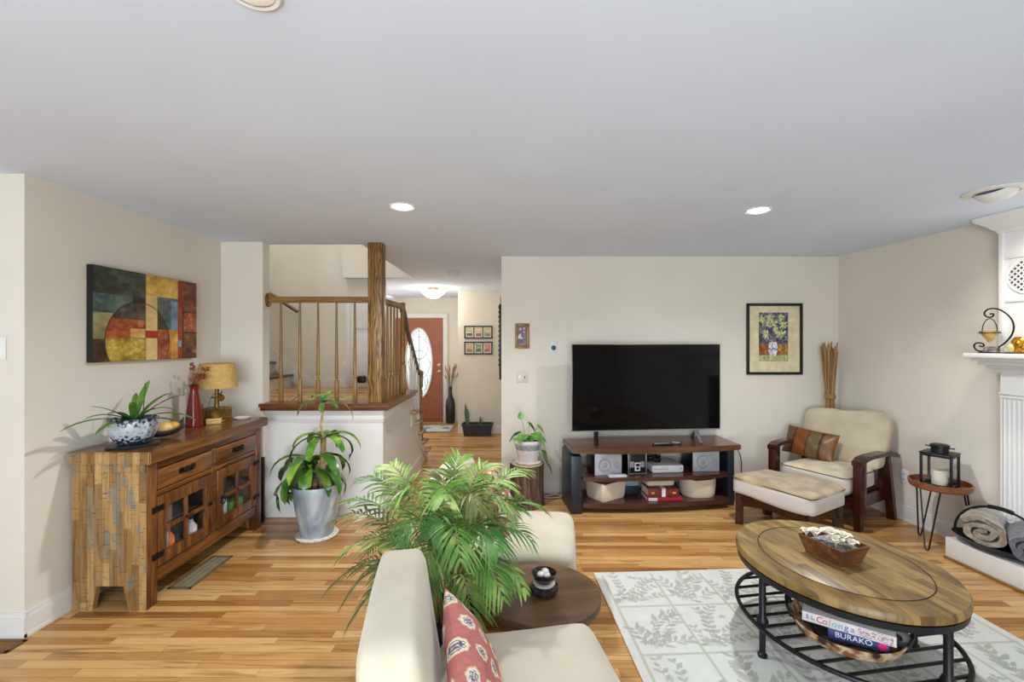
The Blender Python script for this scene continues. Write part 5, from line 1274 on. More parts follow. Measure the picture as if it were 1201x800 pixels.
# ================================================================== HALL AND FOYER
def glass_door(u, v):
    c = np.zeros(u.shape+(3,)); n = fbm(u, v, 7, 3); c[:] = (206, 220, 226); c += ((n-.5)*46)[..., None]*np.array([1, .9, .9])
    g = fbm(u, v*1.6, 5, 9); m = (g > .54) & (v < .6); c[m] = c[m]*.75+np.array((150, 176, 150))*.25
    x = (u-.5)*.5; y = (v-.5)*1.36
    for cx, cy, r in ((0, .30, .16), (0, -.02, .20), (0, -.34, .16)):
        d = np.abs(np.sqrt((x-cx)**2+((y-cy)*.75)**2)-r); c[d < .006] = (120, 128, 128)
    for a in (-.6, .6):
        d = np.abs(x*math.cos(a)+(y-.02)*math.sin(a)*.4); c[d < .005] = (130, 136, 136)
    c[(np.abs(x) < .005)] = (110, 118, 118)
    d = np.abs(np.sqrt((x/.21)**2+(y/.63)**2)-1); c[d < .02] = (140, 146, 146)
    return np.clip(c, 0, 246)
DX = -1.83
mb = MB(); N = 56; w_, z0, z1 = .46, .02, 2.03; cz = 1.14
el_ = [(.265*math.cos(t), cz+.70*math.sin(t)) for t in np.linspace(0, 2*PI, N+1)[:-1]]
rc = []
for t in np.linspace(0, 2*PI, N+1)[:-1]:
    cx_, sy_ = math.cos(t), math.sin(t); k = min(w_/max(1e-6, abs(cx_)), (z1-cz if sy_ > 0 else cz-z0)/max(1e-6, abs(sy_))); rc.append((k*cx_, cz+k*sy_))
rings = []
for lst, y in ((rc, 8.96), (el_, 8.96), (el_, 8.995), (rc, 8.995)): rings.append([mb.bm.verts.new((DX+p[0], y, p[1])) for p in lst])
# corners of the leaf
for a, b_ in list(zip(rings[:-1], rings[1:]))+[(rings[-1], rings[0])]:
    for i in range(N): mb.bm.faces.new((a[i], a[(i+1) % N], b_[(i+1) % N], b_[i]))
M_rust = plain('rust_red_door_paint', (152, 88, 66), .45, var=.05)
for cx_, cz_ in ((-w_, z0), (w_, z0), (-w_, z1), (w_, z1)):
    pass
mb.box(DX-w_, DX+w_, 8.985, 8.998, z0, z0+.3).box(DX-w_, DX+w_, 8.985, 8.998, z1-.15, z1).box(DX-w_, DX-.3, 8.985, 8.998, z0+.3, z1-.15).box(DX+.3, DX+w_, 8.985, 8.998, z0+.3, z1-.15)
door = struct('door_1', mb, M_rust)
mb = MB()
mb.box(DX-w_, DX+w_, 8.955, 8.965, z0, z0+.32).box(DX-w_, DX+w_, 8.955, 8.965, z1-.17, z1).box(DX-w_, DX-.30, 8.955, 8.965, z0+.32, z1-.17).box(DX+.30, DX+w_, 8.955, 8.965, z0+.32, z1-.17)
mb.build('door_rails', M_rust, door)
MB().tube([(DX+.258*math.cos(t), 8.952, cz+.69*math.sin(t)) for t in np.linspace(0, 2*PI, 57)[:-1]], .018, seg=8, closed=True).build('oval_moulding', M_trim, door)
M_lit = attrmat('lit_oval_glass', .2, 0, 1, .95)
gl = pattern_grid('oval_glass', .52, 1.38, 70, 170, glass_door, M_lit, door, frameM((DX, 8.978, cz), (1, 0, 0), (0, 0, 1)))
# trim the sheet to the oval
bm_ = bmesh.new(); bm_.from_mesh(gl.data)
bmesh.ops.delete(bm_, geom=[v for v in bm_.verts if (v.co.x/.262)**2+(v.co.y/.695)**2 > 1.02], context='VERTS'); bm_.to_mesh(gl.data); bm_.free()
for z in (.985, 1.11):
    MB().lathe([(.035, 0), (.033, .008), (.012, .012), (.012, .03), (.028, .036), (.03, .055), (.018, .066), (0, .068)] if z < 1 else [(.034, 0), (.032, .016), (.02, .024), (0, .026)], m=Matrix.Translation((DX+.40, 8.955, z)) @ Matrix.Rotation(PI/2, 4, 'X'), seg=24).build('knob' if z < 1 else 'deadbolt', plain('satin_nickel', (196, 186, 164), .3, .8) if z < 1 else bpy.data.materials['satin_nickel'], door)
struct('trim_front_door', MB().box(DX-.56, DX-.465, 8.97, 9.0, 0, 2.035, .004).box(DX+.465, DX+.56, 8.97, 9.0, 0, 2.035, .004).box(DX-.56, DX+.56, 8.97, 9.0, 2.035, 2.13, .004), M_trim)
struct('trim_threshold', MB().box(DX-.47, DX+.47, 8.90, 9.0, 0, .02, .004), M_oak_x)
def mat_pat(u, v):
    c = np.zeros(u.shape+(3,)); n = fbm(u, v, 9, 5); c[:] = (196, 204, 206); c[n > .55] = (140, 158, 164); c[n > .66] = (108, 126, 140)
    b = np.minimum(np.minimum(u, 1-u)*1.0, np.minimum(v, 1-v)*.55); c[b < .04] = (168, 172, 168); c[b < .016] = (110, 120, 128); return c
dm = thing('door_mat', 'pale grey-blue patterned mat on the floor by the front door', 'rug', (-1.62, 8.20, 0))
MB().box(-.56, .56, -.34, .34, .001, .009, .003).build('backing', plain('mat_backing', (120, 124, 126), .9), dm)
pattern_grid('pile', 1.11, .67, 110, 70, mat_pat, attrmat('mat_pile', .95, spec=.1), dm, Matrix.Translation((0, 0, .0098)))
tvz = thing('floor_vase', 'tall slim dark vase on the floor beside the front door', 'vase', (-1.19, 8.80, 0))
MB().lathe([(0, 0), (.075, 0), (.09, .03), (.092, .34), (.078, .44), (.04, .52), (.032, .60), (.036, .70), (.03, .70), (.026, .6), (0, .5)], seg=32).build('body', plain('dark_bronze_vase', (46, 44, 46), .35, .3, var=.4, scale=20), tvz)
gr = thing('dried_grass', 'dried grasses standing in the tall dark floor vase', 'dried flowers', (-1.19, 8.80, .58)); mb = MB(); hd = MB(); rs = random.Random(5)
for k in range(16):
    a = rs.uniform(0, 2*PI); q = rs.uniform(.02, .17); h = rs.uniform(.3, .56); e = Vector((q*math.cos(a), q*math.sin(a)*.6, h))
    mb.tube([(0, 0, 0), e*.5+Vector((0, 0, .04)), e], .004, seg=5); hd.tube([e*.72+Vector((0, 0, .03)), e*.86+Vector((0, 0, .014)), e+Vector((0, 0, .03))], [.005, .014, .003], seg=6)
mb.build('stems', M_stem, gr); hd.build('seed_heads', plain('grass_heads', (140, 104, 74), .9, var=.3), gr)['kind'] = 'stuff'
pl_ = thing('planter_box', 'black rectangular planter on the hall floor under the triple frames', 'planter', (-.575, 7.62, 0))
mb = MB(); rows = []
for k, z in ((.86, 0), (.97, .17), (1.02, .175), (1.02, .205), (.95, .205), (.93, .17)): rows.append([mb.bm.verts.new((x*.255*k, y*.10*k, z)) for x, y in ((-1, -1), (1, -1), (1, 1), (-1, 1))])
for a, b_ in zip(rows[:-1], rows[1:]):
    for i in range(4): mb.bm.faces.new((a[i], a[(i+1) % 4], b_[(i+1) % 4], b_[i]))
mb.bm.faces.new(rows[0][::-1]); mb.build('box', M_plastic, pl_); MB().box(-.235, .235, -.09, .09, .15, .172).build('soil', M_soil, pl_)
mb = MB(); mb.blade([(-.17, 0, .17), (-.18, 0, .36), (-.21, 0, .54)], [.03, .04, .003], (0, 1, 0), .2).blade([(.06, .0, .17), (.05, 0, .25), (.04, 0, .32)], [.02, .025, .003], (0, 1, 0), .2).blade([(.02, .0, .17), (.0, 0, .2), (-.03, 0, .23)], [.02, .02, .003], (0, 1, 0), .2)
mb.build('leaves', M_dr, pl_, norm=False)
tag(MB().rbox(-.09, .09, -.05, .05, 0, .09, .03, 5).rbox(-.06, .06, -.04, .05, .07, .17, .03, 5).build('dark_shoes', M_plastic, loc=(-2.05, 6.2, LZ)), 'dark shoes piled on the landing floor beside the white door', 'shoes')

# ================================================================== CEILING LIGHTS
M_bulb = emis('lit_bulb', (255, 244, 226), 9.0)
def downlight(label, x, y, r=.085):
    t = thing('recessed_light', label, 'ceiling light', (x, y, H), 0, 'recessed ceiling lights')
    MB().lathe([(r, -.001), (r, -.006), (r*.93, -.010), (r*.74, -.004), (r*.72, -.001)], seg=40).build('trim_ring', M_white, t)
    MB().lathe([(r*.72, -.001), (r*.55, -.012), (0, -.016)], seg=32).build('lamp', M_bulb, t)
    spot('recessed_glow', (x, y, H-.03), (0, 0, 0), 120, 2.7, (.98, .98, 1))
downlight('lit recessed ceiling light above the railing post, left of centre', -.715, 2.97)
downlight('lit recessed ceiling light above the armchair side, right of centre', 1.65, 3.05)
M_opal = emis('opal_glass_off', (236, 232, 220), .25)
t = thing('recessed_light', 'recessed ceiling light cut off by the top edge of the photo', 'ceiling light', (-.655, 1.145, H), 0, 'recessed ceiling lights')
MB().lathe([(.07, -.001), (.07, -.005), (.064, -.009), (.055, -.006)], seg=40).build('trim_ring', M_white, t); MB().lathe([(.056, -.003), (.04, -.014), (0, -.018)], seg=32).build('lens', M_opal, t)
t = thing('eyeball_light', 'swivelled eyeball ceiling light aimed at the white fireplace', 'ceiling light', (2.84, 2.67, H), .3)
MB().lathe([(.15, -.001), (.15, -.006), (.125, -.016), (.10, -.012), (.10, -.001)], seg=48).build('trim_ring', M_white, t)
EM = Matrix.Translation((0, 0, .022)) @ Matrix.Rotation(-.55, 4, 'Y')
MB().lathe([(.098, .004), (.098, -.02), (.085, -.05), (.066, -.068), (.062, -.05), (0, -.045)], m=EM, seg=40).build('eyeball', M_white, t)
MB().lathe([(.06, -.056), (.0, -.062)], m=EM, seg=32).build('lamp', M_bulb, t)
spot('eyeball_glow', (2.88, 2.66, H-.09), (0, -.75, 0), 30, 1.9)
fl = thing('flush_ceiling_lamp', 'lit amber glass bowl ceiling lamp in the hall', 'ceiling light', (-1.28, 7.4, H))
MB().lathe([(0, -.001), (.09, -.001), (.085, -.03), (0, -.03)], seg=32).build('canopy', M_steel, fl)
MB().lathe([(.21, -.055), (.20, -.06), (.15, -.115), (.09, -.155), (.03, -.172), (0, -.174)], seg=48).build('bowl', emis('amber_glass', (255, 226, 176), 1.6), fl)
MB().lathe([(0, -.17), (.016, -.175), (.012, -.19), (.006, -.20), (0, -.205)], seg=16).tube([(0, 0, -.02), (0, 0, -.18)], .006, seg=8).build('finial', M_brass, fl)
point('flush_lamp_light', (-1.28, 7.4, H-.30), 13, (1, .92, .80), .08)
sd = thing('smoke_detector', 'small round white smoke detector on the hall ceiling', 'smoke detector', (-.74, 5.75, H))
MB().lathe([(.065, -.001), (.065, -.02), (.055, -.035), (0, -.037)], seg=36).build('case', plain('detector_plastic', (200, 200, 198), .5), sd)

# ================================================================== ON THE COFFEE TABLE
cb_ = thing('wooden_box_planter', 'tapered brown wooden box holding white flowers on the coffee table', 'box', (1.615, 2.29, .461), math.radians(19))
M_bw = wood('box_planter_wood', [(.25, (54, 28, 14)), (.5, (96, 58, 32)), (.75, (132, 88, 52))], 'x', 26, .12, .35, .1)
mb = MB(); rows = []
for kx, ky, z in ((.070, .085, 0), (.097, .114, .098), (.089, .106, .100), (.087, .104, .096), (.066, .08, .012)): rows.append([mb.bm.verts.new((x*kx, y*ky, z)) for x, y in ((-1, -1), (1, -1), (1, 1), (-1, 1))])
for a, b_ in zip(rows[:-1], rows[1:]):
    for i in range(4): mb.bm.faces.new((a[i], a[(i+1) % 4], b_[(i+1) % 4], b_[i]))
mb.bm.faces.new(rows[0][::-1]); mb.bm.faces.new(rows[-1]); mb.build('box', M_bw, cb_)
MB().box(-.078, .078, -.095, .095, .06, .076).build('filling', plain('grey_pebbles', (120, 122, 122), .8, var=.5, scale=60, bmp=.8), cb_)
BM = Matrix.Translation((1.615, 2.29, .461)) @ Matrix.Rotation(math.radians(19), 4, 'Z')
M_petal = plain('white_petal', (232, 226, 208), .7, var=.04, scale=20)
FL = [((-.03, .055, .085), .042, 'white flower at the far left end of the wooden box'), ((.0, .0, .098), .050, 'large white flower in the middle of the wooden box'), ((.035, -.04, .092), .045, 'white flower at the near right of the wooden box'), ((-.02, -.045, .085), .042, 'white flower at the front left of the wooden box'), ((.03, -.085, .08), .036, 'white flower spilling over the near edge of the wooden box'), ((-.055, .085, .085), .03, 'white bud at the far corner of the wooden box')]
for i, (p, r, lb) in enumerate(FL):
    rs = random.Random(60+i); t = thing('white_flower', lb, 'flower', BM @ (Vector(p)+Vector((-.006, .012, .022))), rs.uniform(0, 6), 'white flowers in the wooden box')
    mb = MB()
    for ring_, n_, el0 in ((0, 5, .40), (1, 3, 1.05)):
        for k in range(n_):
            az = k*2*PI/n_+ring_*.6; q = r*(.9-.2*ring_)
            d = Vector((math.cos(az)*math.cos(el0), math.sin(az)*math.cos(el0), math.sin(el0)))
            mb.blade([Vector((0, 0, -.01)), d*q*.5, d*q*.85+Vector((0, 0, .004)), d*q*1.12+Vector((0, 0, -.002))], [q*.2, q*.58, q*.52, q*.12], Vector((0, 0, 1)) if ring_ < 2 else Vector((-math.sin(az), math.cos(az), 0)).cross(d), .35)
    mb.build('petals', M_petal, t, norm=False, ang=70); MB().ball((0, 0, .004), r*.2, 1).tube([(0, 0, .004), (0, 0, -.028)], .004, seg=6).build('centre', plain('flower_centre', (206, 190, 140), .7) if 'flower_centre' not in bpy.data.materials else bpy.data.materials['flower_centre'], t)
# round tray with board games on the slatted shelf
def mat_tray():
    m, nt, b = newmat('woven_tray'); br = nd(nt, 'ShaderNodeTexNoise', i_Scale=16.0, i_Detail=2.0); nt.links.new(coords(nt), br.inputs['Vector'])
    nt.links.new(ramp(nt, br.outputs[0], [(.36, (52, 40, 30)), (.45, (176, 132, 84)), (.55, (214, 196, 156)), (.68, (150, 84, 50))]), b.inputs['Base Color']); b.inputs['Roughness'].default_value = .6; return m
GX, GY = 1.575, 2.15
tr = thing('round_tray', 'round shallow basket tray with dark handles on the shelf under the coffee table', 'tray', (GX, GY, .164), -.6)
MB().lathe([(0, 0), (.17, 0), (.205, .02), (.228, .065), (.222, .068), (.198, .026), (.165, .009), (0, .009)], seg=56).build('tray', mat_tray(), tr)
for s in (-1, 1): MB().tube([(s*.215, -.06, .05), (s*.235, -.045, .095), (s*.240, 0, .115), (s*.235, .045, .095), (s*.215, .06, .05)], .008, seg=8).build('handle', M_black, tr)
def game(name, label, loc, rz, w, d, h, c, side):
    t = thing(name, label, 'board game', loc, rz, 'board games in the round tray')
    MB().box(-w/2, w/2, -d/2, d/2, 0, h, .002).build('box', plain(name+'_%d_card' % c[0], c, .4, var=.05, scale=30), t); return t
M_ink = plain('white_ink', (232, 234, 236), .5)
g1 = game('game_box', 'dark grey flat box lying at the bottom of the round tray', (GX-.005, GY+.01, .175), -.25, .27, .22, .030, (64, 58, 60), None)
g2 = game('game_box', 'blue game box with white lettering in the middle of the pile', (GX+.015, GY-.035, .2055), math.radians(-30), .22, .22, .046, (62, 76, 128), None)
lettering('title_lettering', 'BURAKO', .034, M_ink, g2, frameM((-.085, -.1105, .024), (1, 0, 0), (0, 0, 1)))
MB().lathe([(0, 0), (.017, 0), (.017, .0015), (0, .002)], m=Matrix.Translation((.086, -.110, .023)) @ Matrix.Rotation(PI/2, 4, 'X'), seg=28).build('pink_seal', plain('pink_dot', (214, 44, 120), .4), g2)
g3 = game('game_box', 'white game box with coloured lettering on top of the pile under the coffee table', (GX-.005, GY-.015, .252), math.radians(-36), .34, .25, .044, (222, 216, 214), None)
for txt, x, c, sz in (('E', -.155, (60, 70, 110), .026), ('L', -.135, (60, 70, 110), .026), ('C', -.115, (190, 40, 60), .040), ('o', -.091, (200, 80, 90), .036), ('l', -.068, (196, 130, 160), .040), ('o', -.056, (90, 180, 200), .036), ('n', -.033, (50, 140, 190), .036), ('g', -.010, (90, 90, 170), .036), ('a', .012, (150, 90, 170), .036)):
    lettering('title_lettering', txt, sz, plain('ink_%d_%d' % (c[0], c[1]), c, .5), g3, frameM((x, -.1255, .022), (1, 0, 0), (0, 0, 1)))
def speck(u, v):
    c = np.zeros(u.shape+(3,)); c[:] = (222, 214, 214); n = fbm(u, v*.4, 26, 3); c[n > .54] = (206, 160, 166); c[n > .62] = (120, 60, 70); return c
pattern_grid('cover_art', .12, .038, 60, 20, speck, attrmat('cover_ink', .5), g3, frameM((.10, -.1258, .022), (1, 0, 0), (0, 0, 1)))
tap = thing('tape_roll', 'grey roll standing at the right end of the round tray', 'roll', (GX+.155, GY-.115, .235), math.radians(-60))
MB().lathe([(.018, -.014), (.036, -.014), (.038, 0), (.036, .014), (.018, .014), (.018, -.014)], m=Matrix.Translation((0, 0, .0)) @ Matrix.Rotation(PI/2, 4, 'X'), seg=28).build('roll', plain('grey_tape', (110, 112, 114), .4, var=.2), tap)

# ================================================================== ON THE ROUND SIDE TABLE
bw = thing('stone_bowl', 'black glossy bowl on a matching base holding white stones on the round table', 'bowl', (.145, 2.06, .42))
M_bgl = plain('black_brown_glaze', (34, 28, 30), .15, var=.4, scale=30)
MB().lathe([(0, .002), (.045, 0), (.062, .008), (.066, .022), (.064, .034), (.05, .04), (0, .04)], seg=40).build('base', M_bgl, bw)
tag(MB().lathe([(.0, .0405), (.047, .0405), (.05, .046), (0, .047)], seg=36).build('sand_ring', plain('white_sand', (206, 200, 190), .9), bw))
MB().lathe([(0, .047), (.03, .047), (.044, .060), (.052, .085), (.057, .092), (.053, .094), (.046, .085), (.04, .075), (0, .072)], seg=40).build('bowl', M_bgl, bw)
for i, (x, y, r, lb) in enumerate(((-.016, -.008, .0165, 'white stone at the left of the black bowl'), (.012, -.014, .0155, 'white stone at the front right of the black bowl'), (.006, .014, .0175, 'white stone at the back of the black bowl'))):
    tag(MB().ball((0, 0, 0), r, 2, (1.05, 1, .85)).build('white_stone', plain('white_pebble', (222, 218, 206), .6) if i == 0 else bpy.data.materials['white_pebble'], loc=(.145+x, 2.06+y, .42+.072+r*.9)), lb, 'stone', 'white stones in the black bowl')

# ================================================================== PILLOWS
def pillow_mat(func): return attrmat('printed_pillow_cloth', .9, .2, 300, spec=.15)
def medallions(u, v, per=4.0):
    c = np.zeros(u.shape+(3,)); c[:] = (188, 116, 112); c += ((fbm(u, v, 30, 2)-.5)*24)[..., None]
    iu = np.floor(u*per); a = (u*per) % 1; b = (v*per+np.where((iu % 2) > 0, .5, 0)) % 1
    x = (a-.5)*1.25; y = (b-.5); an = np.arctan2(y, x); r = np.sqrt(x**2+y**2)
    e = .36*(1+.07*np.cos(an*8)); m = r < e; c[m] = (222, 200, 150); c[r < e*.84] = (230, 220, 206)
    for k in range(6):
        t = k*PI/3; d = np.sqrt((x-.165*np.cos(t))**2+(y-.165*np.sin(t))**2); c[np.abs(d-.062) < .018] = (96, 92, 112)
    d = np.abs(r-.075); c[d < .018] = (96, 92, 112); c[r < .03] = (150, 120, 60); return np.clip(c, 0, 250)
def pillow(name, label, M4, w, h, th, func, mt, nx=120, group=None):
    t = thing(name, label, 'pillow', (0, 0, 0), 0, group); t.matrix_world = M4
    for s in (1, -1):
        def wob(u, v, s=s):
            e = np.clip((1-np.abs(2*u-1)**2.6)*(1-np.abs(2*v-1)**2.6), 0, 1)**.55
            return s*(th/2*e+.004*np.sin(u*17)*np.sin(v*13)*e)
        o = pattern_grid('front' if s > 0 else 'back', w, h, nx, nx, func, mt, t, None, wob)
        # pull the edges in between the corners, like a stuffed cover
        n = len(o.data.vertices); co = np.empty(n*3, 'f'); o.data.vertices.foreach_get('co', co); co = co.reshape(-1, 3)
        ux, vy = co[:, 0]/(w/2), co[:, 1]/(h/2); co[:, 0] *= 1-.05*(1-vy**2); co[:, 1] *= 1-.05*(1-ux**2)
        o.data.vertices.foreach_set('co', co.ravel())
        if s < 0: o.data.flip_normals()
        o.data.update()
    return t
def chair_M(c, deg): return Matrix.Translation((*c, 0)) @ Matrix.Rotation(math.radians(deg), 4, 'Z')
M_pil = attrmat('medallion_cloth', .9, .2, 300, spec=.15)
pillow('medallion_pillow', 'pink pillow with white medallions against the back of the near cream chair', chair_M(C1, 10) @ Matrix.Translation((-.135, -.02, .535)) @ Matrix.Rotation(math.radians(62), 4, 'Y') @ Matrix.Rotation(math.radians(90), 4, 'Z') @ Matrix.Rotation(math.radians(8), 4, 'Z'), .42, .30, .13, medallions, M_pil, group='pink medallion pillows')
pillow('medallion_pillow', 'pink pillow with white medallions on the far cream chair behind the palm', chair_M(C2, -7.5) @ Matrix.Translation((-.10, .02, .60)) @ Matrix.Rotation(math.radians(58), 4, 'Y') @ Matrix.Rotation(math.radians(90), 4, 'Z'), .42, .36, .14, medallions, M_pil, group='pink medallion pillows')
def stripes(u, v):
    c = np.zeros(u.shape+(3,)); n = ((fbm(u, v, 30, 2)-.5)*26)[..., None]
    for a, b, col in ((0, .2, (104, 74, 38)), (.2, .235, (74, 30, 20)), (.235, .48, (136, 74, 28)), (.48, .51, (84, 40, 24)), (.51, .73, (112, 92, 56)), (.73, .775, (70, 24, 18)), (.775, 1.01, (130, 84, 32))):
        c[(u >= a) & (u < b)] = col
    return np.clip(c*.86+n, 4, 250)
ACM = Matrix.Translation((2.655, 3.995, 0)) @ Matrix.Rotation(AR, 4, 'Z')
pillow('striped_pillow', 'brown and olive striped satin pillow leaning on the armchair cushion', ACM @ Matrix.Translation((-.19, .305, .595)) @ Matrix.Rotation(math.radians(68), 4, 'X') @ Matrix.Rotation(math.radians(-4), 4, 'Z'), .46, .27, .12, stripes, attrmat('striped_satin', .38, .1, 100))
# ================================================================== STICKS IN THE CORNER
sk = thing('stick_bundle', 'tall tied bundle of bamboo sticks standing in the corner behind the armchair', 'stick bundle', (3.17, 4.54, 0)); mb = MB(); rs = random.Random(12)
for k in range(44):
    a = rs.uniform(0, 2*PI); q = math.sqrt(rs.random()); r0, r1, r2 = .045*q, .04*q, .078*q; h = rs.uniform(1.46, 1.56)
    mb.tube([(r0*math.cos(a), r0*math.sin(a), 0), (r1*math.cos(a+.3), r1*math.sin(a+.3), 1.02), (r2*math.cos(a+.5), r2*math.sin(a+.5), h)], rs.uniform(.003, .006), seg=6)
mb.build('sticks', wood('bamboo', [(.3, (116, 84, 44)), (.55, (158, 122, 70)), (.8, (188, 154, 98))], 'z', 60, .06, .6), sk)
MB().lathe([(.043, .99), (.048, .995), (.048, 1.03), (.043, 1.035)], seg=24).build('tie', plain('raffia_tie', (140, 106, 60), .8, var=.3), sk)

# ================================================================== BY THE FIREPLACE
lt = thing('tray_table', 'small round wooden tray table on black hairpin legs by the hearth', 'side table', (3.26, 3.47, 0), 0)
M_tray = wood('walnut_tray', [(.25, (84, 46, 24)), (.5, (128, 76, 42)), (.8, (156, 102, 60))], 'x', 20, .1, .3)
MB().lathe([(0, .445), (.172, .445), (.183, .455), (.187, .495), (.178, .497), (.173, .462), (0, .462)], seg=56).build('tray', M_tray, lt)
for k in range(3):
    a = math.radians(205+120*k); ca, sa = math.cos(a), math.sin(a); tx, ty = -sa, ca
    MB().tube([(.14*ca+.06*tx, .14*sa+.06*ty, .447), (.188*ca+.012*tx, .188*sa+.012*ty, .02), (.189*ca+.006*tx, .189*sa+.006*ty, .007), (.189*ca-.006*tx, .189*sa-.006*ty, .007), (.188*ca-.012*tx, .188*sa-.012*ty, .02), (.14*ca-.06*tx, .14*sa-.06*ty, .447)], .0055, seg=8).build('leg', M_black, lt)
ln = thing('lantern', 'black metal lantern with glass sides on the small tray table', 'lantern', (3.255, 3.465, .463), math.radians(-58))
mb = MB(); lw, ld, lh = .086, .082, .245
for x in (-1, 1):
    for y in (-1, 1): mb.box(x*lw-.008, x*lw+.008, y*ld-.008, y*ld+.008, 0, lh, .002)
mb.box(-lw-.008, lw+.008, -ld-.008, ld+.008, 0, .012, .002)
for z in (lh-.012, .012): mb.box(-lw, lw, -ld-.006, -ld+.006, z-.006, z+.008).box(-lw, lw, ld-.006, ld+.006, z-.006, z+.008).box(-lw-.006, -lw+.006, -ld, ld, z-.006, z+.008).box(lw-.006, lw+.006, -ld, ld, z-.006, z+.008)
mb.build('frame', M_black, ln)
mb = MB().box(-lw-.012, lw+.012, -ld-.012, ld+.012, lh, lh+.010, .003).lathe([(.052, lh+.01), (.052, lh+.048), (.058, lh+.052), (.058, lh+.066), (.045, lh+.072), (0, lh+.074)], seg=32).tube([(-.085, 0, lh+.05), (-.05, 0, lh+.046)], .006, seg=6).tube([(.05, 0, lh+.046), (.085, 0, lh+.05)], .006, seg=6); mb.build('cap', M_black, ln)
MB().box(-lw+.002, lw-.002, -ld-.001, -ld+.001, .018, lh-.018).box(-lw+.002, lw-.002, ld-.001, ld+.001, .018, lh-.018).box(-lw-.001, -lw+.001, -ld+.002, ld-.002, .018, lh-.018).box(lw-.001, lw+.001, -ld+.002, ld-.002, .018, lh-.018).build('glass', glass('lantern_glass', (252, 252, 252), .02, .05), ln)
cn = thing('pillar_candle', 'white pillar candle inside the black lantern', 'candle', (3.25, 3.46, .476)); MB().lathe([(0, 0), (.046, 0), (.047, .10), (.043, .105), (0, .098)], seg=32).build('wax', plain('candle_wax', (232, 224, 204), .5), cn); MB().tube([(0, 0, .098), (.002, 0, .112)], .0015, seg=5).build('wick', M_plastic, cn)
# wire basket of rolled blankets on the hearth
BK = HM @ Vector((-.185, .555, .15)); BR = math.atan(.085)+math.radians(8)
bk = thing('wire_basket', 'black metal oval basket with an arched handle on the white hearth', 'basket', BK, BR)
mb = MB(); rows = []; nu = 36
for k, z in ((.0, .004), (.5, .006), (.8, .022), (1.0, .062), (1.02, .064), (.98, .058), (.8, .026), (.5, .010), (.0, .008)):
    rows.append((k, z))
mb.lathe([(k, z) for k, z in rows], seg=nu, sx=.150, sy=.26); mb.build('tray', M_black, bk)
MB().tube([(0, .26*math.cos(t), .06+.23*math.sin(t)) for t in np.linspace(0, PI, 31)], .008, seg=8).tube([(0, .26*math.cos(t)*1.0, .06+.23*math.sin(t)+.002) for t in np.linspace(PI*.42, PI*.58, 9)], .014, seg=10).build('handle', M_black, bk)
def spiral_roll(name, label, M4, r, ln_, m, turns, squash, m2=None, seed=0):
    t = thing(name, label, 'blanket', (0, 0, 0), 0, 'rolled blankets in the basket'); t.matrix_world = M4
    mb = MB(); n = int(turns*26); nl = 14; rs = random.Random(seed); ph = rs.uniform(0, 6)
    def P(i, off, y):
        a = i/n*turns*2*PI; q = r*(.16+.84*i/n)+off; w_ = 1+.09*math.sin(a*2.3+ph+y*9)+.045*math.sin(a*5.7+y*24)
        return Vector((q*w_*math.cos(a), y+.010*math.sin(a*2+ph)*(1 if abs(y) > ln_*.4 else 0), q*w_*math.sin(a)*squash))
    th = r/turns*.62; g_ = {}
    for side, off in ((0, 0), (1, -th)):
        for i in range(n+1):
            for j in range(nl+1): g_[side, i, j] = mb.bm.verts.new(P(i, off, -ln_/2+ln_*j/nl))
    F_ = mb.bm.faces.new
    for i in range(n):
        for j in range(nl):
            F_((g_[0, i, j], g_[0, i+1, j], g_[0, i+1, j+1], g_[0, i, j+1])); F_((g_[1, i, j], g_[1, i, j+1], g_[1, i+1, j+1], g_[1, i+1, j]))
        for j in (0, nl): F_((g_[0, i, j], g_[1, i, j], g_[1, i+1, j], g_[0, i+1, j]))
    for i in (0, n):
        for j in range(nl): F_((g_[0, i, j], g_[0, i, j+1], g_[1, i, j+1], g_[1, i, j]))
    mb.build('roll', m, t, ang=70); return t
def mat_fleece(name, a, b_):
    m, nt, b = newmat(name); v = coords(nt); nz = nd(nt, 'ShaderNodeTexNoise', i_Scale=16.0, i_Detail=5.0, i_Distortion=1.2); nt.links.new(v, nz.inputs['Vector'])
    nt.links.new(ramp(nt, nz.outputs[0], [(.3, a), (.7, b_)]), b.inputs['Base Color']); b.inputs['Roughness'].default_value = .95; b.inputs['Sheen Weight'].default_value = .5
    n2 = nd(nt, 'ShaderNodeTexNoise', i_Scale=26.0, i_Detail=5.0); nt.links.new(v, n2.inputs['Vector']); bump(nt, b, n2.outputs[0], .6, .02); return m
def roll_M(p, az): return HM @ Matrix.Translation(p) @ Matrix.Rotation(az, 4, 'Z')
spiral_roll('rolled_blanket', 'tan and grey plush blanket rolled up at the left of the basket', roll_M((-.175, .665, .285), math.radians(-52)), .128, .36, mat_fleece('tan_plush', (112, 102, 92), (170, 154, 128)), 2.4, .86, seed=1)
spiral_roll('rolled_blanket', 'dark grey fleece blanket rolled up at the right of the basket', roll_M((-.140, .43, .27), math.radians(-48)), .106, .34, mat_fleece('grey_fleece', (74, 78, 86), (112, 114, 118)), 2.8, .97, seed=2)
# mantel
MZ = 1.479

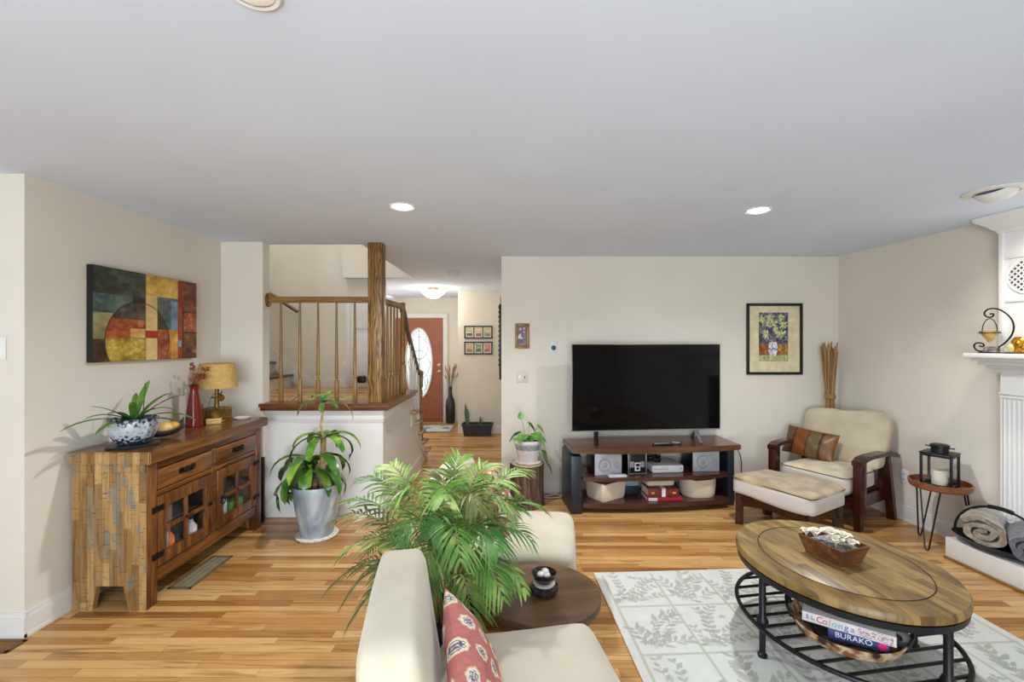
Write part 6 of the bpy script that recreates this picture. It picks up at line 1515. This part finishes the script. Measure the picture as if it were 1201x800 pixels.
cs = thing('candle_holder', 'black scrolled iron candle holder with an amber glass cup on the mantel', 'candle holder', HM @ Vector((-.15, .625, MZ)), -PI/2+math.atan(.085))
q = .0057/11.43
path = [(250, 180), (290, 175), (295, 205), (265, 228), (215, 220), (178, 185), (185, 140), (230, 108), (290, 103), (370, 125), (450, 190), (510, 270), (533, 370), (510, 470), (440, 570), (350, 640), (240, 690), (140, 700), (75, 680), (45, 630), (60, 585), (115, 572), (170, 590), (178, 620), (150, 630), (120, 620)]
P = [Vector(((a-290)*q, 0, (705-b_)*q+.006)) for a, b_ in path]
for _ in range(2):
    Q = [P[0]]
    for a, b_ in zip(P[:-1], P[1:]): Q += [a.lerp(b_, .25), a.lerp(b_, .75)]
    P = Q+[P[-1]]
mb = MB().tube(P, .0052, seg=8); mb.box(-.075, .115, -.03, .03, 0, .006, .002); mb.build('scroll_frame', M_black, cs)
hx = (245-290)*q
mb = MB().tube([Vector((hx+.046*math.cos(t), 0, (420-420)*q+.148+.088*math.sin(t))) for t in np.linspace(-.1, PI+.1, 19)], .003, seg=6).tube([Vector((hx+.056*math.cos(t), .056*math.sin(t), .138)) for t in np.linspace(0, 2*PI, 31)[:-1]], .003, seg=6, closed=True); mb.build('hanger', M_black, cs)
MB().lathe([(0, .072), (.008, .074), (.050, .140), (.054, .150), (.050, .148), (.0, .085)], cx=hx, seg=32).build('glass_cup', plain('amber_glass_cup', (190, 158, 88), .15, var=.25, scale=30), cs)
MB().lathe([(0, .006), (.052, .006), (.048, .035), (.03, .045), (0, .046)], cx=0, seg=28).build('clear_dish', glass('clear_dish_glass', (210, 212, 206), .05, .35), cs)
gv = thing('gold_votive', 'round gold mosaic glass votive holder on the mantel', 'candle holder', HM @ Vector((-.15, .455, MZ)))
M_gold = plain('gold_mosaic', (158, 112, 32), .25, .7, var=.6, scale=90)
MB().lathe([(0, 0), (.028, 0), (.048, .016), (.058, .050), (.053, .085), (.036, .108), (.031, .106), (.046, .082), (.050, .048), (0, .014)], seg=32).build('cup', M_gold, gv)
tag(MB().ball((-.036, .026, .042), .030, 2).build('opening', plain('pale_gold', (226, 206, 140), .4), gv), 'pale window')

# ================================================================== FLOOR REGISTERS
def register(name, label, x0, x1, y0, y1, c, n):
    t = thing(name, label, 'floor vent', ((x0+x1)/2, (y0+y1)/2, 0)); w_, l_ = (x1-x0)/2, (y1-y0)/2
    MB().box(-w_, w_, -l_, l_, .0005, .003).box(-w_, w_, -l_, -l_+.018, .003, .006, .001).box(-w_, w_, l_-.018, l_, .003, .006, .001).box(-w_, -w_+.02, -l_, l_, .003, .006, .001).box(w_-.02, w_, -l_, l_, .003, .006, .001).build('frame', plain(name+'_bronze', c, .45, .3), t)
    mb = MB()
    if l_ > w_:
        for k in range(n):
            y = -l_+.03+(2*l_-.06)*k/(n-1)
            for x in (-.5, 0, .5): mb.box(x*w_-w_*.2, x*w_+w_*.2, y-.0035, y+.0035, .003, .006)
    else:
        for k in range(n):
            x = -w_+.03+(2*w_-.06)*k/(n-1); mb.box(x-.004, x+.004, -l_+.02, l_-.02, .003, .006)
    mb.build('slats', plain(name+'_slat', tuple(min(255, q*1.5) for q in c), .45, .3), t)
register('floor_register', 'long bronze floor vent in the boards below the front of the sideboard', -2.17, -2.02, 2.86, 3.30, (116, 108, 86), 26)
register('floor_register', 'brown floor vent at the foot of the wall corner left of the sideboard', -2.92, -2.52, 2.27, 2.37, (104, 72, 40), 18)
